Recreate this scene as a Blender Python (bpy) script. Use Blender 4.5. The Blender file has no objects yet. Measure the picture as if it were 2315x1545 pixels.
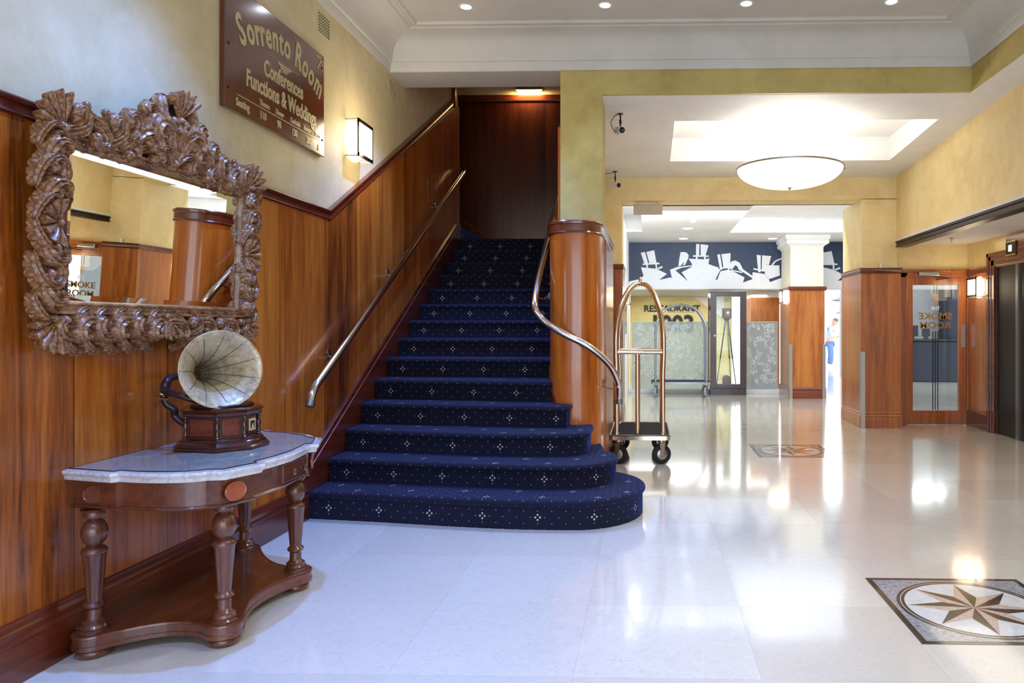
import bpy, bmesh, math, random
from mathutils import Vector, Matrix
random.seed(7)
PI = math.pi
SC = bpy.context.scene
COL = SC.collection

# ---------------------------------------------------------------- node helpers
def lin(r, g, b):
    f = lambda c: (c/12.92 if c <= 0.04045 else ((c+0.055)/1.055)**2.4)
    return (f(r/255), f(g/255), f(b/255), 1)

class NT:
    def __init__(s, name):
        s.m = bpy.data.materials.new(name); s.m.use_nodes = True
        s.t = s.m.node_tree; s.n = s.t.nodes; s.l = s.t.links
        s.b = s.n['Principled BSDF']; s.out = s.n['Material Output']
    def node(s, typ, **kw):
        n = s.n.new(typ)
        for k, v in kw.items(): setattr(n, k, v)
        return n
    def put(s, sock, v):
        if isinstance(v, bpy.types.NodeSocket): s.l.new(v, sock)
        else: sock.default_value = v
    def math(s, op, a, b=None, c=None, clamp=False):
        n = s.node('ShaderNodeMath', operation=op); n.use_clamp = clamp
        s.put(n.inputs[0], a)
        if b is not None: s.put(n.inputs[1], b)
        if c is not None: s.put(n.inputs[2], c)
        return n.outputs[0]
    def coord(s, which='Object'):
        return s.node('ShaderNodeTexCoord').outputs[which]
    def mapping(s, vec, scale=(1, 1, 1), loc=(0, 0, 0), rot=(0, 0, 0)):
        n = s.node('ShaderNodeMapping'); s.put(n.inputs[0], vec)
        n.inputs['Scale'].default_value = scale; n.inputs['Location'].default_value = loc
        n.inputs['Rotation'].default_value = rot
        return n.outputs[0]
    def noise(s, vec, scale=5, detail=4, rough=0.5, dist=0):
        n = s.node('ShaderNodeTexNoise'); s.put(n.inputs['Vector'], vec)
        n.inputs['Scale'].default_value = scale; n.inputs['Detail'].default_value = detail
        n.inputs['Roughness'].default_value = rough; n.inputs['Distortion'].default_value = dist
        return n.outputs['Fac']
    def ramp(s, fac, stops, interp='LINEAR'):
        n = s.node('ShaderNodeValToRGB'); s.put(n.inputs[0], fac)
        e = n.color_ramp.elements; n.color_ramp.interpolation = interp
        while len(e) < len(stops): e.new(0.5)
        for i, (p, c) in enumerate(stops):
            e[i].position = p; e[i].color = c if len(c) == 4 else (*c, 1)
        return n.outputs[0]
    def mix(s, fac, a, b, mode='MIX'):
        n = s.node('ShaderNodeMix', data_type='RGBA', blend_type=mode)
        s.put(n.inputs[0], fac); s.put(n.inputs[6], a); s.put(n.inputs[7], b)
        return n.outputs[2]
    def sep(s, vec):
        n = s.node('ShaderNodeSeparateXYZ'); s.put(n.inputs[0], vec); return n.outputs
    def comb(s, x=0, y=0, z=0):
        n = s.node('ShaderNodeCombineXYZ')
        for i, v in enumerate((x, y, z)): s.put(n.inputs[i], v)
        return n.outputs[0]
    def bump(s, h, strength=0.2, dist=0.01):
        n = s.node('ShaderNodeBump'); s.put(n.inputs['Height'], h)
        n.inputs['Strength'].default_value = strength; n.inputs['Distance'].default_value = dist
        s.l.new(n.outputs[0], s.b.inputs['Normal'])
    def set(s, **kw):
        for k, v in kw.items(): s.put(s.b.inputs[k.replace('_', ' ')], v)
        return s.m

M = {}
def plain(name, rgb, rough=0.5, metal=0.0, var=0.06, **kw):
    t = NT(name); c = lin(*rgb)
    n = t.noise(t.coord(), 9, 3)
    d = tuple(x*(1-var*2) for x in c[:3])+(1,)
    t.set(Base_Color=t.ramp(n, [(0.3, d), (0.7, c)]), Roughness=rough, Metallic=metal, **kw)
    M[name] = t.m; return t.m

def emis(name, rgb, strength, base=(240, 240, 235)):
    t = NT(name); n = t.noise(t.coord(), 6, 2)
    c = lin(*rgb)
    t.set(Base_Color=lin(*base), Emission_Color=t.ramp(n, [(0.0, tuple(x*.96 for x in c[:3])+(1,)), (1, c)]), Emission_Strength=strength, Roughness=0.4)
    M[name] = t.m; return t.m

def wood(name, dark, mid, light, axis='z', coat=0.6, rough=0.32, seam=None, scale=1.0, hue_var=0.35):
    """veneer: fine streaks along `axis`; seam=(component, width, offset) gives panel joints and per-panel tone"""
    t = NT(name); co = t.coord()
    st = {'z': (14, 14, 0.9), 'x': (0.9, 14, 14), 'y': (14, 0.9, 14)}[axis]
    st = tuple(v*scale for v in st)
    vec = co
    tone = None
    if seam:
        comp, width, off = seam
        x = t.sep(co)[comp]
        p = t.math('DIVIDE', t.math('SUBTRACT', x, off), width)
        fl = t.math('FLOOR', p)
        fr = t.math('SUBTRACT', p, fl)
        wn = t.node('ShaderNodeTexWhiteNoise', noise_dimensions='1D'); t.put(wn.inputs['W'], fl)
        tone = wn.outputs['Value']
        vec = t.node('ShaderNodeVectorMath', operation='ADD'); t.put(vec.inputs[0], co)
        t.put(vec.inputs[1], t.comb(0, 0, t.math('MULTIPLY', tone, 7.3))); vec = vec.outputs[0]
        edge = t.math('MINIMUM', fr, t.math('SUBTRACT', 1.0, fr))
        line = t.math('LESS_THAN', edge, 0.0035/width)
    a = t.noise(t.mapping(vec, st), 1.0, 6, 0.62, 0.6)
    b = t.noise(t.mapping(vec, tuple(v*4.5 for v in st)), 1.0, 4, 0.6)
    c = t.noise(t.mapping(vec, tuple(v*0.22 for v in st)), 1.0, 2, 0.5)
    f = t.math('ADD', t.math('MULTIPLY', a, 0.55), t.math('ADD', t.math('MULTIPLY', b, 0.25), t.math('MULTIPLY', c, 0.35)))
    if tone is not None:
        f = t.math('ADD', f, t.math('MULTIPLY', t.math('SUBTRACT', tone, 0.5), hue_var*0.3))
    col = t.ramp(f, [(0.40, lin(*dark)), (0.55, lin(*mid)), (0.74, lin(*light))])
    if seam: col = t.mix(t.math('MULTIPLY', line, 0.8), col, lin(*[x*0.35 for x in dark]))
    t.bump(f, 0.05, 0.003)
    M[name] = t.set(Base_Color=col, Roughness=rough, Coat_Weight=coat, Coat_Roughness=0.12)
    return M[name]

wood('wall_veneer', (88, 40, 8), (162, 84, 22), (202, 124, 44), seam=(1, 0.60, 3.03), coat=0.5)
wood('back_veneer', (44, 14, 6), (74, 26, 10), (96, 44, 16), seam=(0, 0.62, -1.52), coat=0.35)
wood('newel_veneer', (122, 54, 12), (182, 94, 26), (212, 126, 46), scale=0.7, coat=0.7, rough=0.25)
wood('column_veneer', (110, 54, 18), (164, 92, 34), (194, 122, 58), coat=0.4)
wood('door_veneer', (100, 44, 10), (156, 82, 24), (192, 114, 44), coat=0.6)
wood('dark_cap', (58, 18, 8), (88, 30, 14), (112, 44, 22), axis='y', coat=0.7, rough=0.25)
wood('dark_cap_x', (66, 24, 10), (100, 42, 18), (128, 60, 28), axis='x', coat=0.7, rough=0.25)
wood('skirt_wood', (58, 22, 12), (92, 36, 16), (120, 52, 24), axis='y', coat=0.7, rough=0.28)
wood('table_wood', (58, 26, 16), (96, 48, 28), (124, 68, 42), axis='y', scale=1.6, coat=0.6, rough=0.3)
wood('table_leg_wood', (56, 26, 18), (92, 48, 30), (120, 70, 46), axis='z', scale=2, coat=0.6, rough=0.3)
wood('inlay_wood', (132, 58, 28), (160, 76, 40), (178, 92, 54), axis='z', scale=3, coat=0.6, rough=0.3)
wood('gramophone_wood', (28, 8, 8), (52, 16, 14), (84, 30, 22), axis='z', scale=2, coat=0.8, rough=0.2)
wood('gramophone_panel', (60, 20, 18), (96, 40, 32), (130, 62, 50), axis='x', scale=2, coat=0.8, rough=0.2)
wood('sign_wood', (66, 22, 12), (96, 40, 24), (118, 58, 36), axis='z', scale=.8, coat=1.0, rough=0.2)
wood('cabinet_wood', (26, 12, 16), (42, 18, 26), (58, 28, 36), axis='z', coat=0.5)
wood('camera_wood', (70, 38, 26), (104, 60, 42), (130, 80, 58), axis='z', coat=0.3)

# carved mirror wood: waxed brown with paler rubbed streaks
t = NT('carved_wood'); co = t.coord()
n = t.noise(co, 11, 5, 0.6, 0.5)
col = t.ramp(n, [(0.34, lin(84, 50, 30)), (0.5, lin(134, 90, 56)), (0.66, lin(182, 136, 92))])
M['carved_wood'] = t.set(Base_Color=col, Roughness=0.34, Coat_Weight=0.25, Coat_Roughness=0.25)
t = NT('carved_backing'); M['carved_backing'] = t.set(Base_Color=t.ramp(t.noise(t.coord(), 20), [(0.3, lin(20, 11, 8)), (0.7, lin(40, 24, 16))]), Roughness=0.6)

def plaster(name, a, b, c, bumpy=0.15):
    t = NT(name); co = t.coord()
    n1 = t.noise(co, 1.6, 5, 0.6, 0.4); n2 = t.noise(co, 9, 5, 0.7, 0.3)
    f = t.math('ADD', t.math('MULTIPLY', n1, 0.7), t.math('MULTIPLY', n2, 0.3))
    t.bump(n2, bumpy, 0.006)
    M[name] = t.set(Base_Color=t.ramp(f, [(0.36, lin(*a)), (0.5, lin(*b)), (0.64, lin(*c))]), Roughness=0.62)
plaster('plaster_left', (198, 184, 140), (214, 200, 156), (226, 212, 172))
plaster('plaster_beam', (168, 150, 84), (188, 168, 98), (200, 182, 114))
plaster('plaster_ochre', (222, 196, 136), (234, 210, 152), (242, 222, 168))
plaster('plaster_white', (226, 224, 222), (232, 230, 228), (236, 235, 233), 0.03)
plaster('plaster_cream', (226, 220, 196), (234, 228, 206), (238, 234, 214), 0.03)
plaster('ceiling_grey', (196, 194, 184), (202, 200, 190), (206, 204, 195), 0.02)
plaster('lobby_yellow', (206, 192, 132), (214, 200, 142), (220, 208, 152), 0.03)

# polished cream marble floor with faint joints, veins and flecks
t = NT('marble_floor'); co = t.coord()
br = t.node('ShaderNodeTexBrick'); t.put(br.inputs['Vector'], t.mapping(co, (1, 1, 1), (0.3, 0.15, 0)))
br.offset = 0.0; br.inputs['Scale'].default_value = 1.0; br.inputs['Mortar Size'].default_value = 0.0016
br.inputs['Brick Width'].default_value = 0.75; br.inputs['Row Height'].default_value = 0.75
br.inputs['Color1'].default_value = (0, 0, 0, 1); br.inputs['Color2'].default_value = (1, 1, 1, 1); br.inputs['Mortar'].default_value = (.5, .5, .5, 1)
base = t.ramp(br.outputs['Color'], [(0, lin(214, 206, 192)), (0.5, lin(222, 214, 200)), (1, lin(228, 222, 210))])
vn = t.noise(co, 7, 8, 0.72, 1.6)
vein = t.ramp(vn, [(0.485, (0, 0, 0)), (0.5, (1, 1, 1)), (0.515, (0, 0, 0))])
fl = t.noise(co, 26, 5, 0.7, 2.0)
fleck = t.ramp(fl, [(0.60, (0, 0, 0)), (0.68, (1, 1, 1))])
big = t.noise(co, 2.2, 4, 0.6, 0.5)
c1 = t.mix(t.math('MULTIPLY', vein, 0.5), base, lin(188, 176, 158))
c1 = t.mix(t.math('MULTIPLY', fleck, 0.65), c1, lin(196, 184, 166))
c1 = t.mix(t.math('MULTIPLY', big, 0.25), c1, lin(232, 230, 226))
c1 = t.mix(t.math('MULTIPLY', br.outputs['Fac'], 0.35), c1, lin(176, 166, 150))
M['marble_floor'] = t.set(Base_Color=c1, Roughness=t.math('ADD', t.math('MULTIPLY', big, 0.10), 0.10), Coat_Weight=0.8, Coat_Roughness=0.075, Specular_IOR_Level=0.6)

t = NT('table_marble'); co = t.coord()
v = t.noise(co, 5, 8, 0.7, 1.4); vv = t.ramp(v, [(0.46, (0, 0, 0)), (0.5, (1, 1, 1)), (0.54, (0, 0, 0))])
M['table_marble'] = t.set(Base_Color=t.mix(t.math('MULTIPLY', vv, 0.5), t.ramp(t.noise(co, 3), [(0.3, lin(206, 204, 204)), (0.7, lin(232, 230, 228))]), lin(150, 148, 152)), Roughness=0.12, Coat_Weight=0.5)
for nm, a, b, s in (('granite_grey', (120, 120, 122), (196, 196, 198), 60), ('granite_pink', (178, 146, 132), (226, 208, 196), 90),
                    ('granite_dark', (58, 48, 42), (86, 74, 66), 70), ('marble_white', (214, 214, 214), (232, 232, 232), 12)):
    t = NT(nm); co = t.coord()
    M[nm] = t.set(Base_Color=t.ramp(t.noise(co, s, 6, 0.75, 0.8), [(0.35, lin(*a)), (0.65, lin(*b))]), Roughness=0.09, Coat_Weight=0.6, Coat_Roughness=0.04)

# navy carpet with pin dots and four-dot flowers (pattern laid on the step's own UVs, in metres)
t = NT('carpet'); uv = t.coord('UV'); u, v, _ = t.sep(uv)
def lattice(pu, pv, ou, ov, rad, du=0.0, dv=0.0):
    """dot lattice with half-shifted alternate rows"""
    outs = []
    for k in (0, 1):
        uu = t.math('ADD', u, ou + k*pu/2 + du); vv_ = t.math('ADD', v, ov + k*pv/2 + dv)
        a = t.math('SUBTRACT', t.math('FRACT', t.math('DIVIDE', uu, pu)), 0.5)
        b = t.math('SUBTRACT', t.math('FRACT', t.math('DIVIDE', vv_, pv)), 0.5)
        a = t.math('MULTIPLY', a, pu); b = t.math('MULTIPLY', b, pv)
        r = t.math('SQRT', t.math('ADD', t.math('MULTIPLY', a, a), t.math('MULTIPLY', b, b)))
        outs.append(t.math('LESS_THAN', r, rad))
    return t.math('MAXIMUM', outs[0], outs[1])
small = lattice(0.098, 0.086, 0, 0, 0.0042)
fl = None
for du, dv in ((0.017, 0), (-0.017, 0), (0, 0.017), (0, -0.017)):
    k = lattice(0.392, 0.344, 0.049, 0.086, 0.0068, du, dv)
    fl = k if fl is None else t.math('MAXIMUM', fl, k)
nz = t.noise(t.coord(), 260, 2, 0.7); n2 = t.noise(t.coord(), 14, 3, 0.6)
basec = t.mix(n2, lin(4, 6, 30), lin(8, 12, 52))
basec = t.mix(t.math('MULTIPLY', nz, 0.6), basec, lin(3, 4, 22))
c = t.mix(t.math('MULTIPLY', small, 0.8), basec, lin(150, 150, 170))
c = t.mix(t.math('MULTIPLY', fl, 0.9), c, lin(214, 206, 196))
t.bump(nz, 0.6, 0.004)
M['carpet'] = t.set(Base_Color=c, Roughness=0.95, Sheen_Weight=0.40, Sheen_Roughness=0.30, Sheen_Tint=lin(40, 100, 235))

def metal(name, rgb, rough):
    t = NT(name); c = lin(*rgb); n = t.noise(t.mapping(t.coord(), (30, 30, 30)), 1, 3)
    M[name] = t.set(Base_Color=c, Metallic=1.0, Roughness=t.math('ADD', t.math('MULTIPLY', n, 0.08), rough))
metal('chrome', (218, 214, 208), 0.10); metal('brass_polished', (232, 214, 190), 0.16); metal('brushed_steel', (176, 172, 166), 0.28)
metal('dark_steel', (70, 62, 56), 0.3); metal('mirror_silver', (240, 240, 238), -0.03); metal('pewter', (150, 150, 152), 0.3)
t = NT('mirror_glass'); M['mirror_glass'] = t.set(Base_Color=t.ramp(t.noise(t.coord(), 3), [(0, lin(238, 238, 234)), (1, lin(244, 244, 240))]), Metallic=1.0, Roughness=0.0)
plain('black_gloss', (14, 13, 14), 0.12); plain('black_rubber', (26, 26, 28), 0.6); plain('black_soft', (22, 20, 22), 0.5)
plain('deck_felt', (34, 36, 44), 0.95); plain('navy_board', (32, 50, 84), 0.5, var=0.15); plain('mural_white', (228, 230, 236), 0.55, var=0.02)
plain('gold_letter', (206, 190, 140), 0.4, 0.15); plain('letter_black', (24, 22, 20), 0.5); plain('door_gold', (170, 130, 70), 0.35, 0.4)
plain('white_plastic', (232, 230, 224), 0.4); plain('box_beige', (206, 196, 180), 0.5); plain('kerb_white', (224, 226, 230), 0.3)
plain('horn_brown', (58, 40, 44), 0.3, 0.4); plain('grille_dark', (26, 22, 16), 0.8); plain('desk_navy', (22, 24, 46), 0.3)
plain('grey_panel', (150, 148, 150), 0.5); plain('badge_cream', (226, 206, 160), 0.4); plain('shirt_blue', (170, 188, 210), 0.8)
plain('jeans_blue', (92, 120, 170), 0.85); plain('skin', (206, 160, 136), 0.55); plain('hair_grey', (120, 104, 92), 0.7); plain('shoe_tan', (110, 90, 76), 0.6)
plain('umbrella_grey', (120, 122, 126), 0.8); plain('hinge_dark', (50, 46, 44), 0.4, 0.6); plain('tripod_leg', (70, 62, 66), 0.4)
plain('silver_paint', (150, 156, 168), 0.25, 0.8); plain('wheel_grey', (150, 160, 172), 0.5)
# gramophone horn: aged cream tin, slightly metallic
t = NT('horn_tin'); co = t.coord(); n = t.noise(co, 12, 6, 0.7, 0.6); n2 = t.noise(co, 60, 4, 0.7)
f = t.math('ADD', t.math('MULTIPLY', n, 0.7), t.math('MULTIPLY', n2, 0.3))
M['horn_tin'] = t.set(Base_Color=t.ramp(f, [(0.36, lin(150, 132, 104)), (0.5, lin(196, 180, 148)), (0.64, lin(218, 206, 180))]), Roughness=0.4, Metallic=0.35)
plain('horn_seam', (112, 98, 80), 0.4, 0.5)
# clear glass and etched glass
t = NT('clear_glass')
gb = t.node('ShaderNodeBsdfGlossy'); gb.inputs['Roughness'].default_value = 0.02
tr = t.node('ShaderNodeBsdfTransparent'); tr.inputs['Color'].default_value = (0.93, 0.96, 0.95, 1)
fr = t.node('ShaderNodeFresnel'); fr.inputs['IOR'].default_value = 1.5
gm = t.node('ShaderNodeNewGeometry')
mx = t.node('ShaderNodeMixShader'); t.put(mx.inputs[0], t.math('MULTIPLY', fr.outputs[0], t.math('SUBTRACT', 1.0, gm.outputs['Backfacing']))); t.l.new(tr.outputs[0], mx.inputs[1]); t.l.new(gb.outputs[0], mx.inputs[2])
t.l.new(mx.outputs[0], t.out.inputs[0]); M['clear_glass'] = t.m
def etched(name):
    t = NT(name); co = t.coord()
    df = t.node('ShaderNodeBsdfDiffuse'); df.inputs['Color'].default_value = lin(168, 182, 196)
    tl = t.node('ShaderNodeBsdfTranslucent'); tl.inputs['Color'].default_value = lin(200, 210, 212)
    tr = t.node('ShaderNodeBsdfTransparent'); tr.inputs['Color'].default_value = (0.80, 0.86, 0.86, 1)
    m1 = t.node('ShaderNodeMixShader'); m1.inputs[0].default_value = 0.5; t.l.new(df.outputs[0], m1.inputs[1]); t.l.new(tl.outputs[0], m1.inputs[2])
    m2 = t.node('ShaderNodeMixShader'); t.put(m2.inputs[0], t.math('ADD', t.math('MULTIPLY', t.noise(co, 4, 3), 0.3), 0.34))
    t.l.new(tr.outputs[0], m2.inputs[1]); t.l.new(m1.outputs[0], m2.inputs[2]); t.l.new(m2.outputs[0], t.out.inputs[0]); M[name] = t.m
etched('etched_glass')
plain('etched_line', (232, 236, 236), 0.6)
# lamps
emis('lamp_opal', (255, 236, 200), 3.2); emis('lamp_bowl', (255, 246, 226), 1.15); emis('lamp_downlight', (225, 236, 255), 30.0)
emis('lamp_far', (240, 246, 255), 3.0); emis('lamp_stair', (255, 190, 90), 3.0); emis('screen_blue', (150, 190, 240), 1.2)
emis('ceiling_glow', (244, 248, 255), 1.1)

# ---------------------------------------------------------------- mesh helpers
class MB:
    def __init__(s):
        s.v = []; s.f = []; s.uv = []; s.M = Matrix.Identity(4); s.has_uv = False
    def add(s, vs, fs, uvs=None):
        o = len(s.v); s.v += [s.M @ Vector(p) for p in vs]
        s.f += [tuple(i+o for i in f) for f in fs]
        if uvs: s.has_uv = True; s.uv += uvs
        else: s.uv += [None]*len(fs)
        return s
    def box(s, x0, x1, y0, y1, z0, z1):
        x0, x1 = sorted((x0, x1)); y0, y1 = sorted((y0, y1)); z0, z1 = sorted((z0, z1))
        vs = [(x0, y0, z0), (x1, y0, z0), (x1, y1, z0), (x0, y1, z0), (x0, y0, z1), (x1, y0, z1), (x1, y1, z1), (x0, y1, z1)]
        return s.add(vs, [(0, 3, 2, 1), (4, 5, 6, 7), (0, 1, 5, 4), (1, 2, 6, 5), (2, 3, 7, 6), (3, 0, 4, 7)])
    def prism(s, poly, a, b, fn=lambda p, q, h: (p, q, h)):
        n = len(poly)
        vs = [fn(p, q, a) for p, q in poly]+[fn(p, q, b) for p, q in poly]
        fs = [tuple(range(n-1, -1, -1)), tuple(range(n, 2*n))]+[(i, (i+1) % n, n+(i+1) % n, n+i) for i in range(n)]
        return s.add(vs, fs)
    def lathe(s, prof, seg=32, mat=None, cap=True):
        old = s.M
        if mat is not None: s.M = s.M @ mat
        vs = []; fs = []; n = len(prof)
        for r, z in prof:
            for k in range(seg):
                a = 2*PI*k/seg; vs.append((r*math.cos(a), r*math.sin(a), z))
        for i in range(n-1):
            for k in range(seg):
                k2 = (k+1) % seg
                fs.append((i*seg+k, i*seg+k2, (i+1)*seg+k2, (i+1)*seg+k))
        if cap:
            fs.append(tuple(range(seg-1, -1, -1))); fs.append(tuple((n-1)*seg+k for k in range(seg)))
        s.add(vs, fs); s.M = old; return s
    def tube(s, pts, r, seg=12, closed=False, cap=True):
        pts = [Vector(p) for p in pts]; n = len(pts); rr = r if isinstance(r, (list, tuple)) else [r]*n
        up = Vector((0, 0, 1)); prevN = None; vs = []; fs = []
        for i, p in enumerate(pts):
            a = pts[(i-1) % n] if (closed or i > 0) else p; b = pts[(i+1) % n] if (closed or i < n-1) else p
            T = (b-a).normalized()
            if prevN is None:
                N = T.cross(up)
                if N.length < 1e-3: N = T.cross(Vector((1, 0, 0)))
                N.normalize()
            else:
                N = prevN-T*prevN.dot(T); N.normalize()
            prevN = N; B = T.cross(N)
            for k in range(seg):
                an = 2*PI*k/seg; vs.append(p+(N*math.cos(an)+B*math.sin(an))*rr[i])
        for i in range(n if closed else n-1):
            j = (i+1) % n
            for k in range(seg):
                k2 = (k+1) % seg; fs.append((i*seg+k, i*seg+k2, j*seg+k2, j*seg+k))
        if cap and not closed:
            fs.append(tuple(range(seg-1, -1, -1))); fs.append(tuple((n-1)*seg+k for k in range(seg)))
        return s.add(vs, fs)
    def sweep(s, path, prof, closed=False, caps=True, uv=False):
        """path: 2D plan points; prof: (outward offset, z). Outward = right-hand side of travel."""
        n = len(path); P = [Vector(p) for p in path]; vs = []; fs = []; uvs = []
        m = len(prof); L = [0]
        for i in range(1, n): L.append(L[-1]+(P[i]-P[i-1]).length)
        W = [0]
        for j in range(1, m): W.append(W[-1]+math.hypot(prof[j][0]-prof[j-1][0], prof[j][1]-prof[j-1][1]))
        for i in range(n):
            a = P[(i-1) % n] if (closed or i > 0) else None; b = P[(i+1) % n] if (closed or i < n-1) else None
            d1 = (P[i]-a).normalized() if a is not None else None; d2 = (b-P[i]).normalized() if b is not None else None
            if d1 is None: d1 = d2
            if d2 is None: d2 = d1
            n1 = Vector((d1.y, -d1.x)); n2 = Vector((d2.y, -d2.x)); N = (n1+n2)
            N = N/max(0.3, N.length_squared/2) if N.length > 1e-6 else n1
            for o, z in prof: vs.append((P[i].x+N.x*o, P[i].y+N.y*o, z))
        for i in range(n if closed else n-1):
            j = (i+1) % n
            for k in range(m-1):
                fs.append((i*m+k, j*m+k, j*m+k+1, i*m+k+1))
                lj = L[j] if j else L[-1]
                uvs.append([(L[i], W[k]), (lj, W[k]), (lj, W[k+1]), (L[i], W[k+1])])
        if caps and not closed:
            fs.append(tuple(range(m-1, -1, -1))); fs.append(tuple((n-1)*m+k for k in range(m)))
            uvs += [[(prof[k][0], prof[k][1]) for k in range(m-1, -1, -1)], [(q[0], q[1]) for q in prof]]
        return s.add(vs, fs, uvs if uv else None)
    def mesh(s, name, mat, angle=35, origin=(0, 0, 0)):
        me = bpy.data.meshes.new(name); o = Vector(origin)
        me.from_pydata([tuple(p-o) for p in s.v], [], s.f)
        if s.has_uv:
            ul = me.uv_layers.new(name='UVMap')
            for poly, uv in zip(me.polygons, s.uv):
                if uv:
                    for li, c in zip(poly.loop_indices, uv): ul.data[li].uv = c
        me.validate(clean_customdata=False)
        bm = bmesh.new(); bm.from_mesh(me); bmesh.ops.recalc_face_normals(bm, faces=bm.faces); bm.to_mesh(me); bm.free()
        if angle:
            me.polygons.foreach_set('use_smooth', [True]*len(me.polygons)); me.set_sharp_from_angle(angle=math.radians(angle))
        me.materials.append(M[mat] if isinstance(mat, str) else mat)
        return me
    def build(s, name, mat, parent=None, angle=35, bevel=0, origin=None):
        if parent is not None: o = Vector(parent.get('_org', (0, 0, 0)))
        elif origin is not None: o = Vector(origin)
        else: o = Vector((0, 0, 0))
        me = s.mesh(name, mat, angle, o)
        ob = bpy.data.objects.new(name, me); COL.objects.link(ob)
        if parent is not None:
            ob.parent = parent; ob['_org'] = tuple(o)
        else:
            ob.location = o; ob['_org'] = tuple(o)
        if bevel:
            b = ob.modifiers.new('bevel', 'BEVEL'); b.width = bevel; b.segments = 2; b.limit_method = 'ANGLE'; b.angle_limit = math.radians(40)
        return ob

def thing(name, label, cat, loc=(0, 0, 0), group=None):
    o = bpy.data.objects.new(name, None); COL.objects.link(o); o.location = loc; o['_org'] = tuple(loc)
    o.empty_display_size = 0.1
    return tag(o, label, cat, group)
def tag(o, label, cat, group=None, kind=None):
    o['label'] = label; o['category'] = cat
    if group: o['group'] = group
    if kind: o['kind'] = kind
    return o
def struct(o, label=None, cat='structure'):
    o['kind'] = 'structure'
    if label: o['label'] = label; o['category'] = cat
    return o
def relabel(o, label=None):
    if label: o['label'] = label
    return o
def copy_tree(o, parent=None):
    c = o.copy(); COL.objects.link(c)
    if parent is not None: c.parent = parent
    for ch in [x for x in bpy.data.objects if x.parent == o]: copy_tree(ch, c)
    return c
def crom(pts, n=8):
    P = [Vector(p) for p in pts]; out = []
    for i in range(len(P)-1):
        p0 = P[max(0, i-1)]; p1 = P[i]; p2 = P[i+1]; p3 = P[min(len(P)-1, i+2)]
        for k in range(n):
            t_ = k/n
            out.append(0.5*((2*p1)+(p2-p0)*t_+(2*p0-5*p1+4*p2-p3)*t_*t_+(3*p1-p0-3*p2+p3)*t_**3))
    out.append(P[-1]); return out
def text_mesh(txt, size, depth=0.002, xs=1.0, offset=0.0, align='CENTER', shear=0.0):
    """flat letters in the xy plane, returned as (verts, faces)"""
    cu = bpy.data.curves.new('t', 'FONT'); cu.body = txt; cu.size = size; cu.extrude = depth; cu.align_x = align; cu.offset = offset; cu.shear = shear
    cu.resolution_u = 3
    ob = bpy.data.objects.new('t', cu); COL.objects.link(ob)
    dg = bpy.context.evaluated_depsgraph_get(); me = bpy.data.meshes.new_from_object(ob.evaluated_get(dg))
    vs = [(v.co.x*xs, v.co.y, v.co.z) for v in me.vertices]; fs = [tuple(p.vertices) for p in me.polygons]
    bpy.data.objects.remove(ob); bpy.data.curves.remove(cu); bpy.data.meshes.remove(me)
    return vs, fs

# ================================================================= THE SHELL
zl = lambda y: 3.622-(y-6.86)*0.0523
XL = -2.50
struct(MB().box(-5, 13, -3.2, 33, -0.12, 0).build('floor', 'marble_floor', angle=0))
# left wall: plaster, dado veneer, cap rail, skirting
struct(MB().box(XL-0.14, XL, -3.2, 9.36, 0, 5.4).build('wall_left', 'plaster_left', angle=0))
S0y, Sz = 5.497, 0.559                      # kink of the dado rail and its slope
capz = lambda y: 2.30 if y < S0y else 2.30+(y-S0y)*Sz
yz = lambda p, q, h: (h, p, q)
m = MB().prism([(-3.2, 0), (9.36, 0), (9.36, capz(9.1)-0.03), (S0y, 2.26), (-3.2, 2.26)], XL, XL+0.022, yz)
struct(m.build('wall_panel_left', 'wall_veneer', angle=0))
capprof = [(0, -0.075), (0.030, -0.075), (0.034, -0.066), (0.030, -0.058), (0.030, -0.030), (0.040, -0.022), (0.044, -0.008), (0.040, 0), (0, 0)]
def rail_along(path, prof, name, mat, parent=None):
    """moulding running along a 3D path in a plane x = const (offset towards +x, height perpendicular to the run)"""
    m = MB(); n = len(path); k = len(prof); vs = []; fs = []
    for i, (y, z) in enumerate(path):
        d1 = Vector(path[i])-Vector(path[i-1]) if i else Vector(path[1])-Vector(path[0])
        d2 = Vector(path[i+1])-Vector(path[i]) if i < n-1 else d1
        d1.normalize(); d2.normalize(); N = Vector((-d1.y, d1.x))+Vector((-d2.y, d2.x)); N = N/(N.length_squared/2)
        for o, h in prof: vs.append((XL+o, y+N.x*h, z+N.y*h))
    for i in range(n-1):
        for j in range(k-1): fs.append((i*k+j, i*k+j+1, (i+1)*k+j+1, (i+1)*k+j))
    fs.append(tuple(range(k))); fs.append(tuple((n-1)*k+j for j in range(k)))
    m.add(vs, fs); return m.build(name, mat, parent, angle=30)
struct(rail_along([(-3.2, 2.30), (S0y, 2.30), (9.12, capz(9.12))], capprof, 'trim_1', 'dark_cap'))
struct(MB().box(XL, XL+0.045, 9.06, 9.13, 4.2, 5.4).build('trim_2', 'dark_cap', angle=0, bevel=.006))
skprof = [(0.022, 0.25), (0.034, 0.245), (0.036, 0.215), (0.042, 0.205), (0.040, 0.185), (0.050, 0.172), (0.050, 0.165), (0.044, 0.16), (0.046, 0.0), (0, 0), (0, .25)]
m = MB().sweep([(XL, 5.14), (XL, -3.2)][::-1], [(o, z) for o, z in skprof])
struct(m.build('baseboard_left', 'skirt_wood', angle=30))

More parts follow.
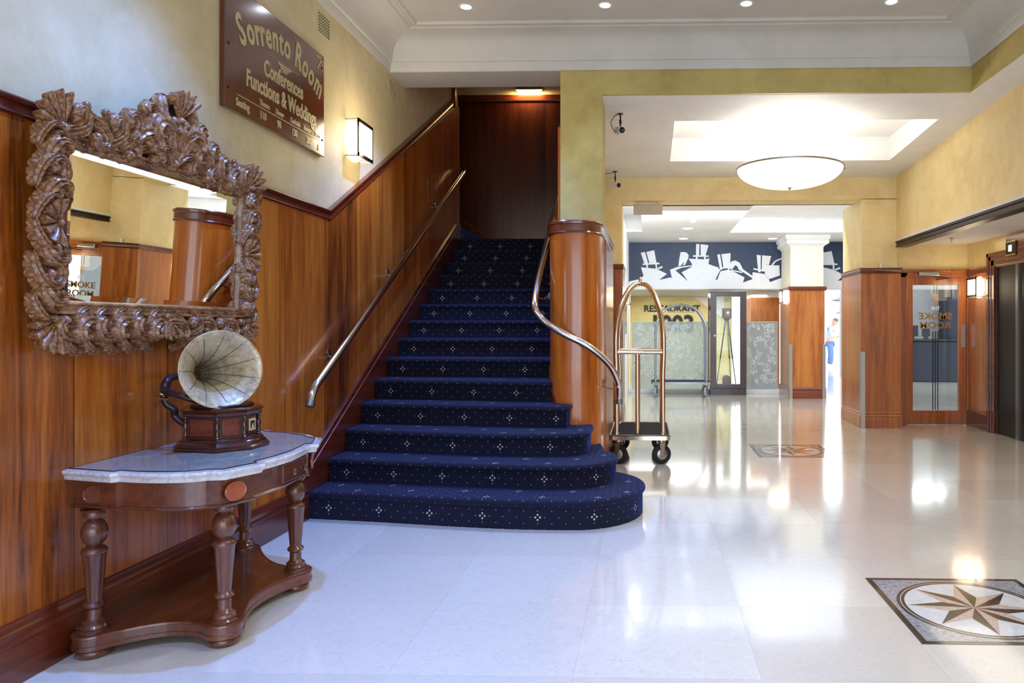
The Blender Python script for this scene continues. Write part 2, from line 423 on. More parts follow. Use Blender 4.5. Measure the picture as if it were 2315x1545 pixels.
# hall ceiling (raised) with coved cornice
HX0, HX1, HY0, HY1 = XL, 3.061, -3.2, 6.86
struct(MB().box(HX0-.14, HX1+0.4, HY0, HY1+0.42, 4.17, 4.27).build('hall_ceiling', 'ceiling_grey', angle=0))
prof = [(0.0, 3.86), (0.012, 3.855), (0.02, 3.87), (0.03, 3.935), (0.045, 3.94), (0.05, 3.95), (0.055, 4.0), (0.08, 4.06), (0.13, 4.11), (0.2, 4.14), (0.3, 4.150), (0.31, 4.162), (0.34, 4.165),
        (0.36, 4.148), (0.39, 4.148), (0.40, 4.165), (0.42, 4.172), (0, 4.172)]
m = MB().sweep([(HX0, HY0), (HX0, HY1), (HX1, HY1), (HX1, HY0)], prof)
struct(m.build('hall_cornice', 'ceiling_grey', angle=25))
# beam over the stairs and over the passage, and the column between them
struct(MB().box(HX0, -0.841, HY1, 7.30, 3.852, 4.2).build('stair_beam', 'ceiling_grey', angle=0))
struct(MB().box(-0.841, -0.437, HY1, 7.27, 0, 3.858).build('hall_column', 'plaster_beam', angle=0))
struct(MB().box(-0.437, HX1, HY1, 7.10, 3.622, 3.858).build('hall_beam', 'plaster_beam', angle=0))
struct(MB().box(HX1, HX1+0.12, HY0, HY1+0.1, 3.6225, 4.2).build('side_beam', 'plaster_beam', angle=0))
struct(MB().box(-0.841, HX1+.12, HY1, 7.12, 3.858, 4.2).build('hall_beam', 'plaster_white', angle=0))
# low passage ceiling with the rectangular tray around the bowl pendant
def quad_ceiling(xs, ys, hole, name):
    m = MB(); T = 0.04
    for i in range(3):
        for j in range(3):
            if (i, j) == (1, 1): continue
            x0, x1 = xs[i], xs[i+1]; y0, y1 = ys[j], ys[j+1]
            vs = [(x0, y0, zl(y0)), (x1, y0, zl(y0)), (x1, y1, zl(y1)), (x0, y1, zl(y1))]; vs += [(a, b, c+T) for a, b, c in vs]
            m.add(vs, [(0, 1, 2, 3), (4, 7, 6, 5), (0, 4, 5, 1), (1, 5, 6, 2), (2, 6, 7, 3), (3, 7, 4, 0)])
    x0, x1 = xs[1], xs[2]; y0, y1 = ys[1], ys[2]; H = hole
    c = [(x0, y0), (x1, y0), (x1, y1), (x0, y1)]
    c = [(x0+.003, y0+.003), (x1-.003, y0+.003), (x1-.003, y1-.003), (x0+.003, y1-.003)]
    vs = [(a, b, zl(b)-.0005) for a, b in c]+[(a, b, H) for a, b in c]
    m.add(vs, [(0, 1, 5, 4), (1, 2, 6, 5), (2, 3, 7, 6), (3, 0, 4, 7)])
    m.box(x0-.06, x1+.06, y0-.06, y1+.06, H, H+.04)
    return struct(m.build(name, 'plaster_white', angle=0))
quad_ceiling([-.84, 0.275, 3.06, 3.45], [6.90, 7.62, 9.15, 9.97], 3.80, 'passage_ceiling')
struct(MB().box(HX1+.002, 3.45, HY0, 6.91, 3.6215, 3.66).build('side_ceiling', 'plaster_white', angle=0))
# right wall above the lift lobby opening, its dark moulded lintel and the lift lobby
struct(MB().box(3.42, 3.56, HY0, 9.955, 2.60, 3.72).build('wall_right', 'plaster_ochre', angle=0))
m = MB().sweep([(3.42, 9.955), (3.42, HY0)], [(-.14, 2.485), (0.0, 2.485), (0.012, 2.492), (0.012, 2.505), (0.0, 2.51), (0.0, 2.535), (.014, 2.545), (.014, 2.562), (0.02, 2.566), (-.14, 2.566)])
struct(m.build('trim_3', 'dark_steel', angle=25))
struct(MB().box(3.412, 3.56, HY0, 9.955, 2.566, 2.602).build('trim_4', 'plaster_white', angle=0))
struct(MB().box(3.56, 4.75, HY0, 10.4, 2.56, 2.62).build('lift_ceiling', 'plaster_white', angle=0))
struct(MB().box(3.40, 4.75, 10.285, 10.40, 2.20, 2.62).build('wall_back', 'plaster_ochre', angle=0))
# lift wall x = 4.53: y -3.2..10.285, lift opening y 8.15..9.47
LXW = 4.53
m = MB().box(LXW, LXW+.12, 9.64, 10.4, 2.17, 2.62).box(LXW, LXW+.12, 8.0, 9.64, 2.36, 2.62).box(LXW, LXW+.12, HY0, 8.0, 2.17, 2.62)
struct(m.build('lift_wall', 'plaster_ochre', angle=0))
m = MB().box(LXW-.012, LXW+.12, 9.64, 10.30, 0, 2.17).box(LXW-.012, LXW+.12, HY0, 8.0, 0, 2.17)
w = struct(m.build('lift_wall_panel', 'column_veneer', angle=0))
m = MB().box(LXW-.04, LXW-.01, 9.64, 10.285, 2.11, 2.185); m.box(LXW-.03, LXW-.01, 9.64, 10.285, 0, 0.22)
struct(m.build('trim_5', 'dark_cap', angle=0, bevel=.006))

# second beam, its piers, pier dados
B2 = 9.955
struct(MB().box(-.80, 3.45, B2, 10.36, 3.15, 3.52).build('passage_beam', 'plaster_ochre', angle=0))
struct(MB().box(-.80, -0.369, B2+.002, 10.88, 0, 3.158).build('left_pier_wall', 'plaster_ochre', angle=0))
struct(MB().box(2.943, 3.428, B2, 10.90, 0, 3.158).build('right_pier_wall', 'plaster_ochre', angle=0))
def dado_shell(path, z1, name, mat, capmat, base=True, cap=True):
    o = MB().sweep(path, [(0, 0), (0.018, 0), (0.018, z1-0.07), (0, z1-0.07)]).build(name, mat, angle=20)
    struct(o)
    if cap: struct(MB().sweep(path, [(0, z1-.075), (0.026, z1-.075), (0.03, z1-.06), (0.026, z1-.05), (0.028, z1-.012), (0.036, z1-.006), (0.034, z1), (0, z1)]).build('trim_6', capmat, angle=30))
    if base: struct(MB().sweep(path, [(0, 0), (0.03, 0), (0.03, 0.13), (0.024, 0.14), (0.03, 0.15), (0.03, 0.17), (0.022, 0.18), (0.026, 0.21), (0.018, 0.22), (0, .22)]).build('baseboard_pier', mat, angle=30))
dado_shell([(2.943, 10.90), (2.943, B2), (3.455, B2), (3.455, 10.22)], 2.20, 'right_pier_panel', 'column_veneer', 'dark_cap_x')
struct(MB().box(3.40, 3.455, B2+.02, 10.3, 0, 2.19).build('right_pier_wall', 'column_veneer', angle=0))
dado_shell([(-.80, B2), (-0.369, B2), (-0.369, 10.88)], 2.26, 'left_pier_panel', 'door_veneer', 'dark_cap_x')

# stair side wall behind the column (outer face of the flight) and the solid newel wall with the rounded end
struct(MB().box(-0.885, -0.76, 7.9, 10.72, 0, 5.4).build('stair_wall', 'plaster_ochre', angle=0))
struct(MB().box(-0.885, -0.83, 7.27, 7.92, 2.2, 5.4).build('stair_wall', 'plaster_ochre', angle=0))
def nose(n=28, r=0.0):
    P = []
    cx, cy, a, b = -0.635, 6.40, 0.235+r, 0.35+r
    for i in range(n+1):
        th = PI+PI*i/n
        c_, s_ = math.cos(th), math.sin(th)
        e = 0.82                                   # a slightly squared end
        P.append((cx+a*math.copysign(abs(c_)**e, c_), cy+b*math.copysign(abs(s_)**e, s_)))
    return P
NP = [(-0.87, 7.92)]+nose()+[(-0.40, 7.92)]
m = MB().sweep(NP, [(0, 0), (0, 2.22)], caps=False)
m.prism(NP, 2.20, 2.22)
struct(m.build('newel_wall', 'newel_veneer', angle=40))
m = MB().sweep(NP, [(0, 2.19), (0.012, 2.19), (0.018, 2.20), (0.012, 2.21), (0.012, 2.265), (0.02, 2.272), (0.022, 2.29), (0.015, 2.30), (-.02, 2.30)], caps=False)
m.prism(NP, 2.26, 2.299)
struct(m.build('trim_7', 'dark_cap_x', angle=30))
struct(MB().box(-0.40, -0.385, 6.62, 7.92, 0, 2.19).build('newel_wall_panel', 'grey_lacquer' if 'grey_lacquer' in M else 'column_veneer', angle=0))
# sloping dado on the stair's right side above the newel
m = MB().prism([(7.25, 1.4), (10.6, 2.6), (10.6, 5.3), (7.25, 3.42)], -0.915, -0.885, yz)
struct(m.build('stair_wall_panel', 'newel_veneer', angle=0))

# stairwell: back wall with dark veneer, ceiling, floor landing skirting
struct(MB().box(-5, -0.8, 10.62, 10.76, 0, 5.4).build('stairwell_wall', 'plaster_ochre', angle=0))
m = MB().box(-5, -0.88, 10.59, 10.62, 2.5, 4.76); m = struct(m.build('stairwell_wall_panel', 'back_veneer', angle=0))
m = MB().box(-5, -0.88, 10.57, 10.62, 4.74, 4.835); struct(m.build('trim_8', 'dark_cap_x', angle=0, bevel=.008))
xz = lambda y0: (lambda p, q, h: (p, y0+h, q))
m = MB().prism([(-0.88, 2.54), (-0.88, 2.72), (-2.30, 2.72), (-3.5, 3.42), (-3.5, 3.24), (-2.32, 2.56), (-2.3, 2.54)], -.03, 0, xz(10.59))
struct(m.build('baseboard_back', 'skirt_wood', angle=0, bevel=.006))
struct(MB().box(-5, -0.86, 7.30, 10.76, 5.4, 5.5).build('stairwell_ceiling', 'plaster_white', angle=0))
struct(MB().box(-5, XL-.14, 9.22, 9.36, 0, 5.4).build('stairwell_wall', 'wall_veneer', angle=0))
struct(MB().box(-5.1, -5, 9.2, 10.76, 0, 5.4).build('stairwell_wall', 'plaster_ochre', angle=0))
struct(MB().box(XL, -.86, 7.28, 7.32, 4.1, 5.5).build('stairwell_wall', 'plaster_white', angle=0))
struct(MB().box(-.80, 4.3, 10.36, 10.5, 3.16, 5.5).build('wall_middle', 'plaster_white', angle=0))

# far lobby
struct(MB().box(-.52, -.40, 10.88, 15.2, 0, 3.16).build('lobby_wall_left', 'plaster_white', angle=0))
def lobby_ceiling():
    z = 3.16; m = MB(); m.box
    holes = [(-0.38, -0.107, 10.6, 13.39), (1.53, 5.6, 10.6, 13.56)]
    xs = [-0.5, -0.107, 1.53, 5.6, 13]
    m.box(-0.107, 1.53, 10.36, 15.4, z, z+.05); m.box(5.6, 13, 10.36, 15.4, z, z+.05)
    m.box(-0.5, -0.107, 13.39, 15.4, z, z+.05); m.box(1.53, 5.6, 13.56, 15.4, z, z+.05)
    for x0, x1, y1 in ((-0.5, -0.107, 13.39), (1.53, 5.6, 13.56)):
        m.box(x0, x1, 10.36, 10.46, z, z+.05)
        m.box(x0, x1, y1-.001, y1+.03, z+.004, z+.3); m.box(x1-.001, x1+.03, 10.46, y1, z+.004, z+.3); m.box(x0-.03, x0+.001, 10.46, y1, z+.004, z+.3)
        m.box(x0-.03, x1+.03, 10.4, y1+.03, z+.3, z+.34)
        m.box(x0+.002, x1-.002, y1-.06, y1-.002, z-.001, z+.035)
    return struct(m.build('lobby_ceiling', 'plaster_white', angle=0))
lobby_ceiling()
# far column with veneered lower part and plaster capital
struct(MB().box(2.76, 3.395, 13.97, 14.9, 2.1, 3.16).build('lobby_column', 'plaster_cream', angle=0))
struct(MB().box(2.74, 3.415, 13.95, 14.93, 0, 2.10).build('lobby_column', 'column_veneer', angle=0, bevel=.006))
P4 = [(2.74, 14.93), (2.74, 13.95), (3.415, 13.95), (3.415, 14.93)]
struct(MB().sweep(P4, [(0, 2.09), (0.02, 2.09), (0.03, 2.11), (0.03, 2.155), (0.015, 2.17), (-.03, 2.17)]).build('trim_9', 'dark_cap_x', angle=30))
struct(MB().sweep(P4, [(0, 0), (0.022, 0), (0.022, 0.13), (0.015, .14), (.022, .15), (.022, .19), (.01, .21), (0, .22)]).build('baseboard_column', 'dark_cap_x', angle=30))
struct(MB().sweep([(2.76, 14.9), (2.76, 13.97), (3.395, 13.97), (3.395, 14.9)], [(-.02, 2.92), (0.0, 2.93), (0.02, 2.96), (0.05, 2.98), (0.09, 3.0), (0.09, 3.05), (.075, 3.06), (.11, 3.10), (.11, 3.16), (-.02, 3.16)]).build('trim_10', 'plaster_white', angle=30))
# bulkhead and restaurant behind
struct(MB().box(-.5, 13, 15.02, 15.25, 2.17, 3.21).build('lobby_beam', 'plaster_white', angle=0))
struct(MB().box(-2.4, 3.6, 15.25, 19.1, 2.17, 2.22).build('restaurant_ceiling', 'grey_panel', angle=0))
struct(MB().box(-2.5, 2.2, 18.9, 19.05, 0, 2.2).build('restaurant_wall', 'lobby_yellow', angle=0))
struct(MB().box(-.7, -.45, 15.25, 18.9, 0, 2.2).build('restaurant_wall', 'lobby_yellow', angle=0))
struct(MB().box(2.33, 2.98, 16.35, 17.0, 0, 2.05).build('restaurant_column', 'column_veneer', angle=0))
struct(MB().box(2.35, 2.96, 16.37, 16.98, 2.05, 2.2).build('restaurant_column', 'plaster_cream', angle=0))
struct(MB().box(-5, 13, 32, 32.2, 0, 5.5).build('wall_far', 'plaster_white', angle=0))
struct(MB().box(-.40, 2.74, 14.97, 15.10, 0, 0.085).build('kerb', 'kerb_white', angle=0, bevel=.006))
# entrance wall behind the viewer with its glazed front, and the street light it lets in
m = MB().box(-2.6, 4.7, -3.3, -3.2, 3.1, 4.2).box(-2.6, -2.2, -3.3, -3.2, 0, 3.1).box(3.9, 4.7, -3.3, -3.2, 0, 3.1).box(0.75, 0.95, -3.3, -3.2, 0, 3.1)
struct(m.build('wall_front', 'plaster_cream', angle=0))
m = MB()
for x in (-2.2, -1.25, -.3, .68, .95, 1.9, 2.85, 3.83): m.box(x, x+.07, -3.29, -3.22, 0, 3.1)
for z in (0, 1.0, 2.2, 3.03): m.box(-2.2, .75, -3.28, -3.23, z, z+.07); m.box(.95, 3.9, -3.28, -3.23, z, z+.07)
struct(m.build('window_1', 'dark_steel', angle=0))

# ================================================================= STAIRCASE
stair = thing('staircase', 'wide staircase carpeted in navy with white dot flowers, bottom steps rounded to the right', 'stairs', (-1.5, 6, 0))
ZN = [0]+[0.205+0.1795*(i-1) for i in range(1, 15)]
YN = [None, 5.145, 5.445, 5.75, 6.06, 6.365, 6.685, 7.0, 7.31, 7.655, 7.975, 8.32, 8.65, 8.95, 9.23]
def arc(cx, cy, a, b, t0, t1, n):
    return [(cx+a*math.cos(math.radians(t0+(t1-t0)*i/n)), cy+b*math.sin(math.radians(t0+(t1-t0)*i/n))) for i in range(n+1)]
XS = -2.455
fronts = {}
fronts[1] = crom([(XS, 5.145), (-1.943, 5.071), (-1.44, 4.982), (-0.958, 4.915), (-0.6, 4.90)], 4)+arc(-0.52, 5.43, 0.48, 0.53, -84, 60, 22)+[(-.36, 6.05), (-.42, 6.3)]
fronts[2] = crom([(XS, 5.46), (-1.541, 5.31), (-0.865, 5.225), (-.66, 5.225)], 5)+arc(-0.62, 5.59, 0.37, 0.365, -86, 50, 18)+[(-.40, 6.06), (-.44, 6.3)]
fronts[3] = crom([(XS, 5.78), (-1.30, 5.57), (-0.80, 5.555)], 6)+arc(-0.72, 5.73, 0.24, 0.175, -85, 0, 10)+[(-.475, 5.95), (-.50, 6.25)]
fronts[4] = crom([(XS, 6.09), (-1.40, 5.93), (-0.75, 5.865)], 5)+[(-.67, 5.87), (-.66, 5.92), (-.66, 6.2)]
fronts[5] = [(XS, 6.40), (-1.49, 6.26), (-0.84, 6.16), (-.82, 6.2), (-.82, 6.4)]
dx = {6: .12, 7: .06, 8: .02}
for i in range(6, 15): fronts[i] = [(XS, YN[i]+.015), (-0.885, YN[i]-dx.get(i, 0))]
for i in range(1, 15):
    z0, z1 = ZN[i-1]-0.01 if i > 1 else 0, ZN[i]
    F = fronts[i]; m = MB()
    prof = [(0, z0), (0, z1-.052), (0.006, z1-.046), (0.016, z1-.038), (0.021, z1-.026), (0.018, z1-.012), (0.006, z1-.002), (-.012, z1)]
    m.sweep(F, prof, caps=False, uv=True)
    # tread: inset front line, closed along the far side
    n = len(F); inner = []
    tmp = MB().sweep(F, [(-.012, z1), (-.02, z1)], caps=False)
    inner = [tmp.v[2*k] for k in range(n)]
    if i <= 5: back = [(-0.55 if i < 3 else -.66 if i < 5 else -.80, 6.75), (XS, YN[i]+.75)]
    else: back = [(-0.885, YN[i]+.50), (XS, YN[i]+.50)]
    P = [(p.x, p.y, z1) for p in inner]+[(a, b, z1) for a, b in back]
    m.add(P, [tuple(range(len(P)))], [[(p[0]-XS, 0.24+p[1]-YN[i]) for p in P]])
    o = m.build('step', 'carpet', stair, angle=50)
    bpy.context.view_layer.update()
struct(MB().box(-5, -.9, 9.365, 10.58, 2.45, 2.5375).build('landing_floor', 'carpet', angle=0))
uf = thing('upper_flight', 'dark carpeted steps turning left at the top landing', 'stairs', (-3.4, 10, 2.54))
m = MB().box(-4.9, -2.48, 9.37, 10.56, 2.538, 2.72).box(-4.9, -2.80, 9.37, 10.56, 2.7, 2.90)
m.uv = [[(0, 0), (1, 0), (1, .2), (0, .2)]]*len(m.f); m.has_uv = True
m.build('upper_step', 'carpet', uf, angle=0)
# string board on the wall side with a bead along its top, and the curved skirting round the newel
m = MB().prism([(5.05, 0), (9.3, 2.3), (9.36, 2.3), (9.36, 2.74), (9.2, 2.72), (5.05, 0.36)], XL+.02, XL+.038, yz)
s = m.build('string_board', 'skirt_wood', stair, angle=0, bevel=.003)
m = MB().tube([(XL+.039, 5.05, 0.30), (XL+.039, 9.32, 2.73)], .0042, 8)
m.build('bead', 'inlay_wood', stair, angle=40)
PN = nose(40)
lenN = [0]
for a, b in zip(PN, PN[1:]): lenN.append(lenN[-1]+math.dist(a, b))
m = MB(); vs = []; fs = []; N = len(PN); LT = lenN[-1]
cxn = Vector((-0.635, 6.45))
for k, (x, y) in enumerate(PN):
    f = lenN[k]/LT
    top = 1.06-1.0*min(1, max(0, f-0.10)/0.78) if f > .1 else 1.06
    bot = max(0.0, top-0.26); top = max(top, .12)
    d = (Vector((x, y))-cxn).normalized()
    for o, z in ((0.0, bot), (0.014, bot), (0.014, bot+(top-bot)*.7), (0.008, bot+(top-bot)*.8), (0.012, top-.015), (0.006, top), (0, top)):
        vs.append((x+d.x*o, y+d.y*o, z))
for k in range(N-1):
    for j in range(6): fs.append((k*7+j, (k+1)*7+j, (k+1)*7+j+1, k*7+j+1))
m.add(vs, fs); m.build('newel_skirting', 'dark_cap', stair, angle=30)

# ================================================================= HANDRAILS
def handrail(label, pts, r, brackets, hoop, n=8):
    t_ = thing('handrail', label, 'handrail', pts[0])
    P = crom(pts, n)
    MB().tube(P, r, 16).build('rail', 'chrome', t_)
    a, b = Vector(P[0]), Vector(P[1]); d = (a-b).normalized()
    MB().tube([a-d*.03, a+d*.012], r*1.12, 16).build('end_cap', 'pewter', t_)
    for q, w in brackets:
        q = Vector(q); w = Vector(w)
        mid = (q+w)/2+Vector((0, 0, -.055))
        arm = crom([q+Vector((0, 0, -.015)), q+Vector((0, 0, -.045)), mid, w+Vector((0, 0, -.03)), w], 5)
        br = MB().tube(arm, .007, 8).build('bracket', 'chrome', t_)
        dw = (w-q).normalized()
        MB().tube([w-dw*.008, w+dw*.002], .026, 16).build('rose', 'pewter', br)
    return t_
handrail('long straight chrome handrail climbing the panelled wall on the left of the stairs',
         [(-2.38, 4.981, .845), (-2.38, 5.02, .925), (-2.38, 5.09, .985), (-2.38, 5.25, 1.075), (-2.38, 6.59, 1.850), (-2.38, 8.325, 2.872), (-2.38, 9.0, 3.265), (-2.385, 9.25, 3.41), (-2.45, 9.44, 3.48), (-2.58, 9.50, 3.52), (-2.8, 9.5, 3.54)],
         .029, [((-2.38, 5.5, 1.22), (XL+.022, 5.5, 1.2)), ((-2.38, 6.75, 1.942), (XL+.022, 6.75, 1.92)), ((-2.38, 8.3, 2.856), (XL+.022, 8.3, 2.83))], 0)
handrail('chrome handrail curving around the rounded wooden wall on the right of the stairs',
         [(-0.252, 6.19, .745), (-0.255, 6.17, .84), (-0.265, 6.12, .939), (-0.335, 6.02, 1.086), (-0.497, 5.95, 1.232), (-0.716, 5.93, 1.349), (-0.887, 5.96, 1.465), (-0.955, 6.03, 1.62), (-0.955, 6.585, 2.065), (-0.96, 7.309, 2.535), (-0.97, 8.3, 3.1), (-0.97, 9.3, 3.66)],
         .029, [((-0.262, 6.13, .92), (-.405, 6.40, .90)), ((-0.955, 6.12, 1.70), (-.872, 6.42, 1.68)), ((-0.97, 8.0, 2.93), (-.915, 8.0, 2.9))], 1)

# ================================================================= CARVED MIRROR
MC = (XL+.024, 3.555, 1.83)
mir = thing('wall_mirror', 'large landscape mirror in a heavily carved dark wooden frame with a tall scrolled crest', 'mirror', MC)
def P3(a, b, c): return (MC[0]+c, MC[1]+a, MC[2]+b)
pf = lambda p, q, h: P3(p, q, h)
GW, GH = 0.60, 0.32; OW, OT, OB = 0.725, 0.50, 0.505
m = MB()
m.prism([(-OW+.035, -OB+.03), (-GW-.05, -OB+.03), (-GW-.05, OT-.04), (-OW+.035, OT-.04)], 0, .035, pf)
m.prism([(GW+.05, -OB+.03), (OW-.035, -OB+.03), (OW-.035, OT-.04), (GW+.05, OT-.04)], 0, .035, pf)
m.prism([(-GW-.05, -OB+.03), (GW+.05, -OB+.03), (GW+.05, -GH-.05), (-GW-.05, -GH-.05)], 0, .035, pf)
top = [(-OW, .47), (-.6, .46), (-.45, .43), (-.33, .50), (-.2, .53), (-.14, .64), (-.06, .72), (.06, .72), (.14, .64), (.2, .53), (.33, .50), (.45, .43), (.6, .46), (OW, .47)]
m.prism([(-GW-.05, GH+.05), (GW+.05, GH+.05)]+[(x, z) for x, z in top[::-1] if abs(x) < .65], 0, .035, pf)
m.build('frame_backing', 'carved_backing', mir, angle=0, bevel=.006)
# inner moulding with beads
m = MB(); R = [(-GW, -GH), (GW, -GH), (GW, GH), (-GW, GH)]
prof = [(-.004, .028), (.004, .048), (.012, .052), (.014, .044), (.040, .044), (.042, .054), (.052, .056), (.058, .04), (.058, 0.02)]
old = MB().sweep(R[::-1], [(-o, z) for o, z in prof] and [(o*-1, z) for o, z in prof], closed=True)
# map sweep (x, y, z) = (a, b, c)
sw = MB().sweep(R, prof, closed=True)
m.add([P3(p.x, p.y, p.z) for p in sw.v], sw.f)
m.build('inner_moulding', 'carved_wood', mir, angle=30)
m = MB()
for s in (-1, 1):
    k = int(2*GW/.022)
    for i in range(k+1):
        a = -GW+2*GW*i/k
        m.lathe([(.0045, 0), (.0035, .0045), (.001, .006)], 6, Matrix.Translation(P3(a, s*(GH+.027), .044)) @ Matrix.Rotation(PI/2, 4, 'Y'))
    k = int(2*GH/.022)
    for i in range(k+1):
        b = -GH+2*GH*i/k
        m.lathe([(.0045, 0), (.0035, .0045), (.001, .006)], 6, Matrix.Translation(P3(s*(GW+.027), b, .044)) @ Matrix.Rotation(PI/2, 4, 'Y'))
m.build('beading', 'pewter', mir, angle=60)
# bevelled glass
m = MB(); bw = .028
o4 = [(-GW, -GH), (GW, -GH), (GW, GH), (-GW, GH)]; i4 = [(-GW+bw, -GH+bw), (GW-bw, -GH+bw), (GW-bw, GH-bw), (-GW+bw, GH-bw)]
vs = [P3(a, b, .0300) for a, b in o4]+[P3(a, b, .0325) for a, b in i4]
m.add(vs, [(4, 5, 6, 7), (0, 1, 5, 4), (1, 2, 6, 5), (2, 3, 7, 6), (3, 0, 4, 7)])
m.build('glass', 'mirror_glass', mir, angle=0)
# acanthus scroll, built once: spine curls into a spiral, ribbed and lobed
def leaf_mesh(name, turn, w0, L=1.0, lobes=5, lift=.2, hook=2.2):
    NS, NJ = 48, 19
    pos = Vector((0, 0)); ang = 0.0; sp = []
    for i in range(NS+1):
        s_ = i/NS; sp.append((pos.copy(), ang)); ang = turn*(((i+1)/NS)**hook)
        step = L/NS*(1.0-0.55*s_)
        pos += Vector((math.sin(ang), math.cos(ang)))*step
    vs = []; fs = []
    for i, (p, a) in enumerate(sp):
        s_ = i/NS
        nrm = Vector((math.cos(a), -math.sin(a)))
        env = (math.sin(PI*min(1, .10+.90*s_))**.6)*(1-.62*s_)+.05
        sc = abs(math.sin(PI*lobes*s_))**.55
        h = (.10+.20*math.sin(PI*s_)**.8+lift*s_)*0.55
        for j in range(NJ):
            q = -1+2*j/(NJ-1)
            side = 1.0 if q < 0 else .55
            w = w0*env*(1-.34*abs(q)**1.5*(1-sc))*side
            rib = .030*math.cos(q*PI*5.0)*(1-.3*abs(q))
            c = h*(1-q*q)**.45+rib*(.4+env)+.03*sc*(1-abs(q))
            vs.append((max(c, 0.0)+.02, p.x+nrm.x*q*w, p.y+nrm.y*q*w))
        for q in (1, -1): vs.append((0.0, p.x+nrm.x*q*w0*env*.5, p.y+nrm.y*q*w0*env*.5))
    K = NJ+2
    for i in range(NS):
        for j in range(K): 
            j2 = (j+1) % K; fs.append((i*K+j, i*K+j2, (i+1)*K+j2, (i+1)*K+j))
    fs.append(tuple(range(K))); fs.append(tuple(NS*K+j for j in range(K)))
    m = MB().add(vs, fs)
    # the eye of the scroll
    e = sp[-1][0]; m.lathe([(.075, 0), (.085, .10), (.07, .16), (.03, .20), (.005, .21)], 14, Matrix.Translation((0.05, e.x, e.y)) @ Matrix.Rotation(PI/2, 4, 'Y'))
    pts = [p for p in m.v]; y0, y1 = min(p.y for p in pts), max(p.y for p in pts); z0, z1 = min(p.z for p in pts), max(p.z for p in pts); k = max(y1-y0, z1-z0)
    m.v = [Vector((p.x, (p.y-(y0+y1)/2)/k, (p.z-(z0+z1)/2)/k)) for p in pts]
    return m.mesh(name, 'carved_wood', 75)
LM = [leaf_mesh('leaf_a', 5.2, .20), leaf_mesh('leaf_b', 3.9, .19, lobes=6), leaf_mesh('leaf_c', 2.0, .16, lobes=7, hook=1.5), leaf_mesh('leaf_d', 6.0, .22, lobes=4, lift=.3)]
def shell_mesh(name, spread, ribs, tip=.12):
    m = MB(); NA, NR = ribs*10, 12; vs = []; fs = []
    for i in range(NA+1):
        f = i/NA; a = -spread/2+spread*f
        rid = abs(math.sin(PI*ribs*f))**.7
        R = (1-tip+tip*rid)*(1-.10*abs(2*f-1)**2)
        for j in range(NR+1):
            r = .08+(R-.08)*j/NR
            c = .06+.26*math.sin(PI*.5*j/NR+.2)*(.30+.70*rid)+.05*(j/NR)**3
            vs.append((c, r*math.sin(a), r*math.cos(a)))
    for i in range(NA):
        for j in range(NR): fs.append((i*(NR+1)+j, (i+1)*(NR+1)+j, (i+1)*(NR+1)+j+1, i*(NR+1)+j+1))
    n = len(vs); rim = [i*(NR+1)+NR for i in range(NA+1)]
    base = [(0.0, vs[k][1]*.92, vs[k][2]*.92) for k in rim]; vs += base
    for i in range(NA): fs.append((rim[i], rim[i+1], n+i+1, n+i))
    m.add(vs, fs)
    m.lathe([(.13, 0), (.14, .12), (.11, .2), (.05, .25), (.01, .26)], 16, Matrix.Translation((0.0, 0, 0)) @ Matrix.Rotation(PI/2, 4, 'Y'))
    return m.mesh(name, 'carved_wood', 60)
SM = shell_mesh('shell', 3.6, 7); FM = shell_mesh('fan', 1.7, 5, .3)
def put(mesh, name, a, b, ang, size, flip=1, c=.03, depth=None):
    o = bpy.data.objects.new(name, mesh); COL.objects.link(o); o.parent = mir
    o.location = (c, a, b); o.rotation_euler = (math.radians(-ang), 0, 0)
    o.scale = ((depth or size*.75), size*flip, size)
    return o
